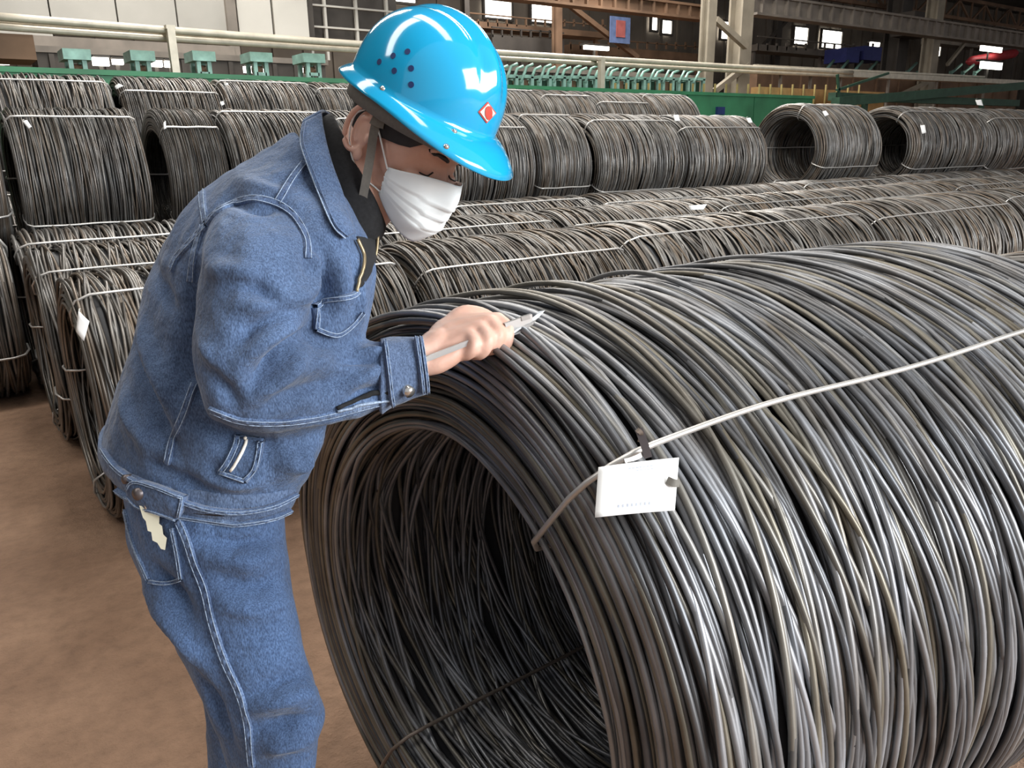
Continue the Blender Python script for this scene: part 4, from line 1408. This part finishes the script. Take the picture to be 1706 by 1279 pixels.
# chin strap and its clip
def strip(name, pts, w, mat, parent, th=0.0016, nrm=None):
    P = spline(np.array(pts, float), 20)
    T = np.gradient(P, axis=0); T /= np.linalg.norm(T, axis=1)[:, None]
    vd = CAM-P; vd /= np.linalg.norm(vd, axis=1)[:, None]
    S = np.cross(T, vd); S /= np.linalg.norm(S, axis=1)[:, None]
    N = np.cross(S, T)
    V, F = [], []
    for i in range(len(P)):
        for a, b_ in ((-1, -1), (1, -1), (1, 1), (-1, 1)):
            V.append(P[i]+S[i]*a*w/2+N[i]*b_*th/2)
    for i in range(len(P)-1):
        for a in range(4):
            b_ = (a+1) % 4
            F.append((i*4+a, i*4+b_, (i+1)*4+b_, (i+1)*4+a))
    F += [(3, 2, 1, 0), tuple(len(V)-4+i for i in range(4))]
    return new_obj(name, V, F, mat, parent, False)
sx = [(628, 198, 1.125), (622, 225, 1.125), (617, 260, 1.130), (610, 300, 1.142), (604, 335, 1.160), (604, 360, 1.175)]
strip('chin_strap', [dep(*q) for q in sx], 0.0125, M['strap'], hat)
strip('strap_clip', [dep(619, 199, 1.122), dep(628, 204, 1.1225), dep(640, 208, 1.123)], 0.012, M['strap'], hat, 0.005)
strip('strap_clip', [dep(632, 180, 1.128), dep(631, 190, 1.126), dep(629, 200, 1.123)], 0.007, M['strap'], hat, 0.004)
# inner headband seen below the rim at the nape
P = [helmet_to_world([(0.118*math.cos(a), 0.098*math.sin(a), -0.012)])[0] for a in np.linspace(0, 6.28, 40, endpoint=False)]
V, F = [], []
for i, p in enumerate(P):
    V.append(p); V.append(p-hu*0.028)
n_ = len(P)
F = [(2*i, 2*i+1, 2*((i+1) % n_)+1, 2*((i+1) % n_)) for i in range(n_)]
o = new_obj('headband', V, F, M['strap'], hat)
o.modifiers.new('s', 'SOLIDIFY').thickness = 0.002

# --- face mask with pleats
V, F = [], []
nu, nv = 40, 34
for i in range(nv):
    v = i/(nv-1)                                    # 0 at the nose bridge, 1 under the chin
    for j in range(nu):
        u = -1+2*j/(nu-1)
        zt_ = -0.022+0.012*(1-u*u)-0.012*u*u
        zb_ = -0.122+0.042*abs(u)**2.2
        z = zt_+(zb_-zt_)*v
        half = 0.066-0.012*v*v
        ang = u*1.25
        y = half*math.sin(ang)/math.sin(1.25)*1.02
        fx = 0.121+0.006*math.sin(v*3.1)-0.016*max(0, v-0.75)/0.25
        x = 0.028+(fx-0.028)*max(0.0, math.cos(ang*1.12))**0.8
        ridge = 0.014*math.exp(-((u)/0.20)**2)*math.exp(-((v-0.22)/0.28)**2)     # over the nose
        pl = 0
        for c in (0.34, 0.52, 0.70):
            q = (v-c+0.03*u*u)/0.055
            pl += 0.0028*(1 if q < 0 else -1)*math.exp(-abs(q)*1.6)*(1-0.4*abs(u))
        wr_ = 0.0016*math.sin(9*u+7*v)*math.sin(11*v+2*u)
        x += ridge+pl+wr_
        V.append((x, y, z))
for i in range(nv-1):
    for j in range(nu-1):
        F.append((i*nu+j, (i+1)*nu+j, (i+1)*nu+j+1, i*nu+j+1))
mask = new_obj('face_mask', hdA(V), F, M['mask'], person)
so = mask.modifiers.new('s', 'SOLIDIFY'); so.thickness = 0.0016
mask['label'] = 'white pleated surgical face mask'
for s in (-1, 1):
    jv = 0 if s < 0 else nu-1
    a = np.array(V[2*nu+jv]); c = np.array(V[(nv-5)*nu+jv])
    tube('ear_loop', hdA(spline([a, (0.012, s*0.0765, 0.005), (-0.012, s*0.081, 0.022)], 14)), 0.0013, M['mask'], mask, 6)
    tube('ear_loop', hdA(spline([c, (0.008, s*0.074, -0.066), (-0.022, s*0.082, -0.035), (-0.030, s*0.084, 0.0), (-0.012, s*0.081, 0.022)], 22)), 0.0013, M['mask'], mask, 6)

# --- black knit collar and jacket collar
V, F = loft_vf([(470, 250, 612, 420, 1.24, 1.23, 0.085), (505, 222, 628, 408, 1.235, 1.225, 0.083), (535, 196, 640, 392, 1.23, 1.225, 0.080), (552, 186, 646, 378, 1.23, 1.225, 0.074)], 16, 36, 2.1)
sw = remesh_obj('knit_collar', V, F, 0.006, 3)
Vc = co(sw); Nc = nor(sw)
set_co(sw, Vc+Nc*(0.003*wave_noise(Vc, 70, 21))[:, None])
sw.data.materials.append(M['black'])
sw.parent = person
sw['label'] = 'black knitted high collar'
def sheet(name, A, B, mat, parent, n=26, m_=8, thick=0.006, bulge=0.006, over=0.006):
    """cloth leaf spanned between two edges given as (x, y, depth)"""
    A = spline(np.array(A, float), n); B = spline(np.array(B, float), n)
    V, F = [], []
    for i in range(n):
        for j in range(m_):
            u = j/(m_-1)
            q = A[i]*(1-u)+B[i]*u
            t_ = q[2]
            if over:
                hp_, hn_ = pick(jb, q[0], q[1])
                if hp_ is not None and q[2] < 1.2:
                    t_ = min(t_, (hp_-CAM)@FW-over)
            V.append(dep(q[0], q[1], t_-bulge*math.sin(u*math.pi)+0.0012*math.sin(i*1.3+j)))
    for i in range(n-1):
        for j in range(m_-1):
            F.append((i*m_+j, (i+1)*m_+j, (i+1)*m_+j+1, i*m_+j+1))
    o = new_obj(name, V, F, mat, parent)
    s = o.modifiers.new('s', 'SOLIDIFY'); s.thickness = thick; s.offset = 0
    sb = o.modifiers.new('d', 'SUBSURF'); sb.levels = 1; sb.render_levels = 1
    return o
# depth of the near side of the neck
outer = [(503, 206, 1.165), (499, 236, 1.130), (509, 270, 1.110), (529, 322, 1.105), (553, 376, 1.110), (574, 397, 1.120)]
inner = [(536, 187, 1.185), (541, 222, 1.155), (552, 268, 1.135), (570, 318, 1.128), (584, 362, 1.128), (592, 388, 1.135)]
collar = sheet('collar', outer, inner, M['denim'], jacket)
# the rest of the collar round the nape to the far side
ring_o = [(503, 206, 1.165), (508, 200, 1.20), (520, 198, 1.25), (540, 215, 1.31), (565, 260, 1.34), (600, 330, 1.35), (622, 390, 1.33)]
ring_i = [(536, 187, 1.185), (538, 185, 1.21), (545, 186, 1.24), (560, 200, 1.28), (580, 250, 1.30), (610, 320, 1.30), (628, 380, 1.29)]
sheet('collar', ring_o, ring_i, M['denim'], jacket)
for k_, (e, w_) in enumerate(((outer, 0.0), (outer, 6.0))):
    q = []
    for x, y, t in spline(np.array(e, float), 14):
        x, y = x+w_*0.8+1.5, y-w_*0.5
        hp_, hn_ = pick(jb, x, y)
        if hp_ is not None:
            t = min(t, (hp_-CAM)@FW-0.006)
        q.append(dep(x, y, t-0.0045-w_*0.0006))
    tube('collar_stitch', spline(q, 40), 0.0011, M['thread'] if k_ == 0 else M['seam'], jacket, 5)
# front opening: zip teeth and far front edge
zl = [(592, 398), (600, 425), (598, 455), (590, 478)]
P = [dep(x, y, 1.135+0.0006*i) for i, (x, y) in enumerate(zl)]
Pz, Nz = on_surface(jb, [(590, 400), (601, 428), (599, 455), (588, 486)], 20, 0.006)
if len(Pz) > 3:
    tube('zip_edge', Pz, 0.0028, M['zip'], jacket, 6)
sheet('front_facing', [(592, 392, 1.150), (606, 425, 1.152), (600, 458, 1.156), (594, 480, 1.158)], [(628, 398, 1.20), (628, 425, 1.20), (620, 450, 1.20), (604, 478, 1.18)], M['black'], jacket, 14, 6, 0.004, 0.0, 0.002)
Pz = [dep(x, y, t) for x, y, t in ((630, 392, 1.195), (627, 420, 1.190), (618, 448, 1.180), (600, 484, 1.160))]
tube('zip_edge', spline(Pz, 20), 0.0024, M['zip'], jacket, 6)

# --- jacket seams
SEAMS = [
    [(508, 272), (492, 292), (474, 318), (462, 338)],                                     # shoulder seam
    [(345, 372), (365, 352), (395, 338), (425, 332), (462, 340), (490, 362), (508, 395), (512, 430)],   # armhole
    [(286, 450), (295, 430), (318, 405), (345, 376)],                                     # back yoke
    [(338, 296), (338, 330), (344, 370)],                                                 # back yoke upper
    [(352, 682), (405, 700), (475, 702), (545, 692), (600, 678), (640, 668)],             # under sleeve
    [(325, 640), (308, 685), (288, 735), (280, 770)],                                     # side seam
    [(340, 376), (326, 420), (318, 470)]]
for sline in SEAMS:
    ribbon('seam', jb, sline, 0.011, M['seam'], jacket)
# chest pocket flap
def flap(name, bvh, poly, mat, parent, off=0.004, nn=10):
    """sewn-on cloth piece following the surface below; poly: four corners given in order, with extra edge points allowed"""
    A = spline(np.array(poly[0], float), nn); B = spline(np.array(poly[1], float), nn)
    V, F = [], []
    m_ = 8
    Q = [A[i]*(1-j/(m_-1))+B[i]*j/(m_-1) for i in range(nn) for j in range(m_)]
    hits = [pick(bvh, q[0], q[1], off)[0] for q in Q]
    ok = [((p-CAM)@FW) for p in hits if p is not None]
    tm = float(np.median(ok))
    for q, p in zip(Q, hits):
        if p is None or abs((p-CAM)@FW-tm) > 0.06:
            p = dep(q[0], q[1], tm)
        V.append(p)
    for i in range(nn-1):
        for j in range(m_-1):
            F.append((i*m_+j, (i+1)*m_+j, (i+1)*m_+j+1, i*m_+j+1))
    o = new_obj(name, V, F, mat, parent)
    s = o.modifiers.new('s', 'SOLIDIFY'); s.thickness = 0.004; s.offset = 0
    return o
flap('pocket_flap', jb, ([(521, 512), (545, 502), (575, 494), (596, 486)], [(526, 549), (548, 556), (562, 556), (603, 517)]), M['denim'], jacket, 0.004, 14)
for ln in ([(525, 548), (545, 554), (562, 555), (585, 537), (602, 517)], [(520, 512), (524, 532), (526, 548)], [(519, 511), (545, 502), (575, 494), (597, 485)]):
    ribbon('pocket_stitch', jb, ln, 0.007, M['seam'], jacket, off=0.0065)
# side pocket with its welt
flap('pocket_welt', jb, ([(402, 722), (398, 742), (388, 765), (374, 788)], [(440, 728), (437, 752), (428, 780), (410, 803)]), M['denim'], jacket, 0.004, 12)
ribbon('pocket_stitch', jb, [(398, 722), (394, 742), (384, 765), (370, 786)], 0.009, M['seam'], jacket, off=0.004)
ribbon('pocket_stitch', jb, [(437, 728), (434, 752), (425, 780), (408, 803)], 0.007, M['seam'], jacket, off=0.006)
ribbon('pocket_stitch', jb, [(370, 786), (388, 796), (408, 803)], 0.006, M['seam'], jacket, off=0.005)
Pz, Nz = on_surface(jb, [(411, 722), (410, 740), (402, 760), (386, 783)], 16, 0.0065)
tube('pocket_edge', Pz, 0.0024, M['cream'], jacket, 5)
# waistband: ring round the hem
def band_ring(st, n_out, k, mat, name, parent, pw=2.3, grow=0.0):
    V, F = loft_vf(st, n_out, k, pw)
    F = F[:-2]
    o = new_obj(name, V, F, mat, parent)
    s = o.modifiers.new('s', 'SOLIDIFY'); s.thickness = 0.006; s.offset = 1
    return o
WB = [(164, 728, 503, 766, 1.30, 1.28, 0.187, 1), (164, 745, 498, 784, 1.30, 1.28, 0.185, 1), (169, 758, 492, 800, 1.30, 1.28, 0.180, 1), (180, 772, 485, 815, 1.30, 1.28, 0.172, 1)]
band = band_ring(WB, 14, 72, M['band_denim'], 'waistband', jacket)
Vc = co(band)
set_co(band, Vc+nor(band)*(0.0022*wave_noise(Vc, 120, 31))[:, None])
wb = bvh_of(jacket, band)
for ln in ([(172, 745), (205, 785), (250, 812), (300, 832), (350, 846), (400, 850), (450, 842), (490, 822)],
           [(180, 800), (215, 825), (260, 845), (310, 860), (360, 868), (410, 868), (455, 858), (480, 848)]):
    ribbon('waistband_stitch', wb, ln, 0.006, M['seam'], jacket, off=0.006)
flap('waist_tab', wb, ([(222, 812), (234, 798), (262, 806), (312, 824)], [(224, 820), (240, 838), (266, 846), (302, 858)]), M['denim'], jacket, 0.011, 14)
for ln in ([(224, 812), (236, 801), (264, 808), (312, 826)], [(224, 820), (242, 836), (266, 843), (302, 855)], [(312, 824), (308, 842), (302, 858)]):
    ribbon('tab_stitch', wb, ln, 0.004, M['seam'], jacket, off=0.0135, thick=0.001)
disc('button', wb, 243, 818, 0.009, M['band'], jacket, 0.017, 16, 0.003)
disc('button', wb, 216, 797, 0.007, M['band'], jacket, 0.009, 16, 0.003)
# cuff
CF = [(636, 690, 634, 564, 1.174, 1.179, 0.057), (650, 680, 648, 562, 1.182, 1.186, 0.056), (680, 668, 674, 561, 1.195, 1.197, 0.053), (712, 656, 702, 561, 1.209, 1.211, 0.050)]
cuff = band_ring(CF, 14, 48, M['band_denim'], 'cuff', jacket, 2.2)
cb_ = bvh_of(cuff)
Vc = co(cuff)
set_co(cuff, Vc+nor(cuff)*(0.0022*wave_noise(Vc, 110, 41))[:, None])
for ln in ([(641, 572), (644, 610), (648, 650), (652, 672)], [(700, 567), (704, 600), (708, 630), (710, 650)], [(692, 567), (696, 600), (700, 630), (702, 650)]):
    ribbon('cuff_stitch', cb_, ln, 0.005, M['seam'], jacket, off=0.006, thick=0.0015)
disc('button', cb_, 678, 649, 0.0085, M['chrome'], jacket, 0.009, 18, 0.003)
# open placket of the sleeve before the cuff
Pz, Nz = on_surface(jb, [(560, 678), (590, 668), (618, 657), (645, 652)], 16, 0.003)
tube('placket', Pz, [0.003]*8+[0.004]*(len(Pz)-8), M['black'], jacket, 6)
Pz, Nz = on_surface(jb, [(560, 682), (592, 676), (622, 668), (650, 664)], 16, 0.005)
tube('placket_edge', Pz, 0.0022, M['thread'], jacket, 5)

# --- jeans details, belt
for ln in ([(298, 868), (312, 900), (325, 940), (342, 985), (355, 1040), (375, 1100), (398, 1150), (412, 1200), (420, 1275)],):
    ribbon('side_seam', eb, ln, 0.012, M['seam'], jeans)
for ln in ([(208, 845), (222, 900), (248, 965)], [(250, 968), (275, 972), (303, 964)], [(288, 880), (296, 920), (303, 964)]):
    ribbon('pocket_seam', eb, ln, 0.006, M['seam'], jeans)
bl = band_ring([(201, 748, 474, 774, 1.292, 1.272, 0.166, 1), (203, 762, 472, 788, 1.290, 1.270, 0.165, 1), (205, 778, 471, 802, 1.288, 1.268, 0.164, 1)], 6, 60, M['belt'], 'belt', jeans)
# boots
for (a, t, nm) in (((438, 1650), 1.38, 'boot'), ((398, 1470), 1.57, 'boot')):
    c = dep(a[0], a[1], t)
    fx, fy = hf[0], hf[1]
    ln = math.hypot(fx, fy); fx, fy = fx/ln, fy/ln
    F3 = np.array([fx, fy, 0]); S3 = np.array([-fy, fx, 0]); base = np.array([c[0], c[1], 0.0])
    zt = 0.20
    secs = []
    for u, w_, h_ in ((-0.085, 0.030, 0.07), (-0.07, 0.038, 0.10), (-0.02, 0.044, 0.11), (0.05, 0.048, 0.09), (0.11, 0.052, 0.065), (0.16, 0.046, 0.052), (0.19, 0.028, 0.038)):
        secs.append([base+F3*u+S3*w_*math.cos(q)+np.array([0, 0, max(0.0, h_/2+h_/2*math.sin(q))]) for q in np.linspace(0, 6.283, 16, endpoint=False)])
    V = np.concatenate(secs)
    F = []
    for i in range(len(secs)-1):
        for j in range(16):
            F.append((i*16+j, i*16+(j+1) % 16, (i+1)*16+(j+1) % 16, (i+1)*16+j))
    F += [tuple(range(15, -1, -1)), tuple((len(secs)-1)*16+j for j in range(16))]
    new_obj(nm, V, F, M['boot'], person)
    # trouser leg and shaft down to the boot
    top_ = c
    tube('boot_shaft', [base+np.array([0, 0, 0.04]), base+np.array([0, 0, 0.14]), base+np.array([0, 0, 0.2])], [0.052, 0.055, 0.056], M['boot'], person, 16)
tag(person, 'worker in a blue helmet, white mask and denim suit bending over the coil', 'person')

# ------------------------------------------------------------------ caliper in his hand
cal = tag(empty('vernier_caliper', (0, 0, 0)), 'slim steel caliper gripped in the worker\'s right hand', 'caliper')
A = D(705, 600, 1.208); B = D(846, 545, 1.300); Cc = D(886, 531, 1.320); E_ = D(906, 519, 1.330)
ax_ = (B-A)/np.linalg.norm(B-A)
beam('bar', A, B+ax_*0.012, 0.0035, 0.008, M['steel'], cal)
beam('depth_rod', D(696, 603.5, 1.2035), A, 0.002, 0.003, M['steel'], cal)
beam('slide', B-ax_*0.006, Cc, 0.006, 0.017, M['steel'], cal)
beam('clamp', D(868, 531, 1.307), D(882, 527, 1.311), 0.006, 0.007, M['steel'], cal)
def jaw(name, pts, th):
    P = [np.array(p) for p in pts]
    vd = CAM-P[0]; vd /= np.linalg.norm(vd)
    V = [p+vd*th/2 for p in P]+[p-vd*th/2 for p in P]
    n = len(P)
    F = [tuple(range(n)), tuple(range(2*n-1, n-1, -1))]+[(i, n+i, n+(i+1) % n, (i+1) % n) for i in range(n)]
    return new_obj(name, V, F, M['steel'], cal, False)
jaw('jaw', [D(880, 535, 1.318), D(890, 527, 1.324), D(899, 518, 1.329), D(908, 517, 1.332), D(899, 527, 1.328), D(893, 533, 1.324)], 0.004)
jaw('jaw', [D(848, 552, 1.303), D(870, 545, 1.31), D(884, 538, 1.316), D(896, 530, 1.322), D(884, 543, 1.318), D(864, 556, 1.308), D(850, 560, 1.303)], 0.003)

# ------------------------------------------------------------------ key on the belt
key = tag(empty('key', (0, 0, 0)), 'pale brass key hanging from the belt over the back pocket', 'key')
kb = bvh_of(jeans, bl)
kp = [(232, 842), (256, 846), (266, 856), (265, 872), (270, 876), (272, 890), (278, 896), (275, 916), (268, 914), (262, 904), (254, 900), (252, 886), (246, 884), (243, 868), (238, 862)]
K = [pick(kb, x, y)[0] for x, y in kp]
K = [p for p in K if p is not None]
cm = np.mean(K, 0); vd = CAM-cm; vd /= np.linalg.norm(vd)
dpt = min((p-CAM)@FW for p in K)-0.006
K = [dep(x, y, dpt) for x, y in kp]
n = len(K)
V = [p+vd*0.0012 for p in K]+[p-vd*0.0012 for p in K]
F = [tuple(range(n-1, -1, -1)), tuple(range(n, 2*n))]+[(i, (i+1) % n, n+(i+1) % n, n+i) for i in range(n)]
new_obj('blade', V, F, M['key'], key, False)
tube('hook', [dep(240, 830, dpt), dep(241, 838, dpt-0.003), dep(244, 848, dpt-0.003)], 0.0018, M['chrome'], key, 6)

# ------------------------------------------------------------------ paper tags
def card(name, P4, mat, parent, bend=0.0, n=10, thick=0.0008):
    """thin card between four corners (tl, tr, br, bl), gently curved"""
    tl_, tr_, br_, bl_ = [np.array(p, float) for p in P4]
    nr = np.cross(tr_-tl_, bl_-tl_); nr /= np.linalg.norm(nr)
    if nr@(CAM-tl_) < 0:
        nr = -nr
    V, F = [], []
    for i in range(n):
        for j in range(n):
            u, v = j/(n-1), i/(n-1)
            p = (tl_*(1-u)+tr_*u)*(1-v)+(bl_*(1-u)+br_*u)*v
            V.append(p+nr*bend*(4*u*(1-u)))
    for i in range(n-1):
        for j in range(n-1):
            F.append((i*n+j, (i+1)*n+j, (i+1)*n+j+1, i*n+j+1))
    o = new_obj(name, V, F, mat, parent)
    s = o.modifiers.new('s', 'SOLIDIFY'); s.thickness = thick; s.offset = 0
    return o, nr
def t_on_coil(px, py, R):
    th, p = theta_at(px, py, R)
    return (p-CAM)@FW
tg = tag(empty('paper_tag', (0, 0, 0)), 'large white paper tag clipped to the tie of the measured coil', 'tag')
R_t = R1+0.035
cr = [(997, 778), (1131, 762), (1124, 850), (991, 862)]
ts = [t_on_coil(x, y, R_t) for x, y in cr]
tm_ = np.mean(ts)
corn = [dep(x, y, 0.5*t+0.5*tm_-0.004) for (x, y), t in zip(cr, ts)]
c_, nr = card('card', corn, M['paper'], tg, 0.004)
def on_card(u, v):
    a, b_, c2, d2 = corn
    return (a*(1-u)+b_*u)*(1-v)+(d2*(1-u)+c2*u)*v+nr*(0.004*4*u*(1-u)+0.0009)
def mark(u0, u1, v0, v1):
    P = [on_card(u0, v0), on_card(u1, v0), on_card(u1, v1), on_card(u0, v1)]
    new_obj('faint_print', P, [(0, 1, 2, 3)], M['print'], tg, False)
for i in range(7):
    mark(0.36+0.045*i, 0.39+0.045*i, 0.10, 0.125)
for i in range(5):
    mark(0.46+0.045*i, 0.49+0.045*i, 0.16, 0.18)
mark(0.38, 0.62, 0.27, 0.28)
for i in range(8):
    mark(0.26+0.055*i, 0.28+0.055*i, 0.80, 0.86)
# steel bands that hold it
def on_coil(px, py, R):
    return theta_at(px, py, R)[1]
strip('band_strip', [on_coil(1064, 714, R1+0.05), on_coil(1072, 735, R1+0.045), on_coil(1080, 762, R1+0.04)], 0.011, M['band'], tg, 0.003)
strip('band_strip', [on_coil(1062, 716, R1+0.06), on_coil(1068, 722, R1+0.05), on_coil(1066, 735, R1+0.035)], 0.006, M['tie_dark'], tg, 0.003)
strip('clip', [on_card(0.85, 0.42)+nr*0.002, on_card(0.93, 0.50)+nr*0.006, on_card(1.02, 0.50)+nr*0.001], 0.010, M['strap'], tg, 0.0015)
strip('tie_end', [on_coil(1040, 768, R1+0.03), on_coil(1060, 762, R1+0.035), on_coil(1078, 752, R1+0.035)], 0.006, M['tie'], tg, 0.004)
# small tags on other coils: corner pixels and the distance of the coil surface they lie on
def row_t(px, py, Yc, Zc, R):
    d = ray(px, py); oy, oz = -Yc, HC-Zc
    a = d[1]**2+d[2]**2; b_ = 2*(d[1]*oy+d[2]*oz); c2 = oy*oy+oz*oz-R*R
    q = b_*b_-4*a*c2
    if q < 0:
        return -b_/(2*a)
    return (-b_-math.sqrt(q))/(2*a)
SM = [([(131, 517), (149, 535), (140, 568), (127, 552)], Y2, RR, RR, 'cream paper tag hanging on the coil right behind the worker'),
      ([(1139, 452), (1158, 446), (1172, 458), (1142, 464)], Y2, RR, RR, 'white tag lying under the tie of the long floor coil'),
      ([(1147, 343), (1178, 340), (1172, 349), (1150, 350)], Y3, RR, RR, 'white tag on a tie in the second row of floor coils'),
      ([(37, 202), (45, 200), (53, 211), (48, 215)], YT, ZT, RR, 'white tag on the crown of the first tall upper tier coil'),
      ([(272, 206), (276, 201), (277, 214), (273, 216)], YT, ZT, RR, 'small tag on the short coil left of the round dark mouth'),
      ([(366, 172), (372, 168), (374, 174), (369, 177)], YT, ZT, RR, 'tiny tag above the round dark mouth behind the shoulder'),
      ([(191, 145), (198, 139), (206, 143), (194, 149)], YT2, ZT2, RB, 'white tag at the end of a hindmost stacked coil'),
      ([(373, 140), (380, 138), (381, 142), (374, 142)], YT2, ZT2, RB, 'white tag on a hindmost coil just above the shoulder'),
      ([(1122, 192), (1130, 191), (1133, 201), (1124, 202)], YT, ZT, RR, 'white tag between two upper tier coils beyond the helmet'),
      ([(1243, 197), (1250, 196), (1254, 204), (1247, 205)], YT, ZT, RR, 'white tag at the end of the coil before the first wide mouth'),
      ([(1370, 186), (1376, 184), (1381, 191), (1374, 194)], YT, ZR, R9, 'white tag on the crown beside the first wide open mouth'),
      ([(1533, 209), (1541, 208), (1543, 221), (1536, 223)], YT, ZR, R9, 'white tag on the flank beside the widest open mouth'),
      ([(1625, 167), (1635, 166), (1638, 176), (1628, 175)], YT, ZR, R9, 'white tag at the far end of the coil with the widest mouth')]
for pts, Yc, Zc, R, lb in SM:
    tt = min(row_t(x, y, Yc, Zc, R+0.045) for x, y in pts)-0.01
    r0 = tag(empty('paper_tag', (0, 0, 0)), lb, 'tag')
    card('card', [dep(x, y, tt) for x, y in pts], M['paper'], r0, 0.004, 5, 0.002)
    x, y = pts[0]
    tube('wire_hook', [dep(x+1, y+1, tt), dep(x+1, y-2, tt+0.01), dep(x+3, y-3, tt+0.05)], 0.003, M['tie'], r0, 5)
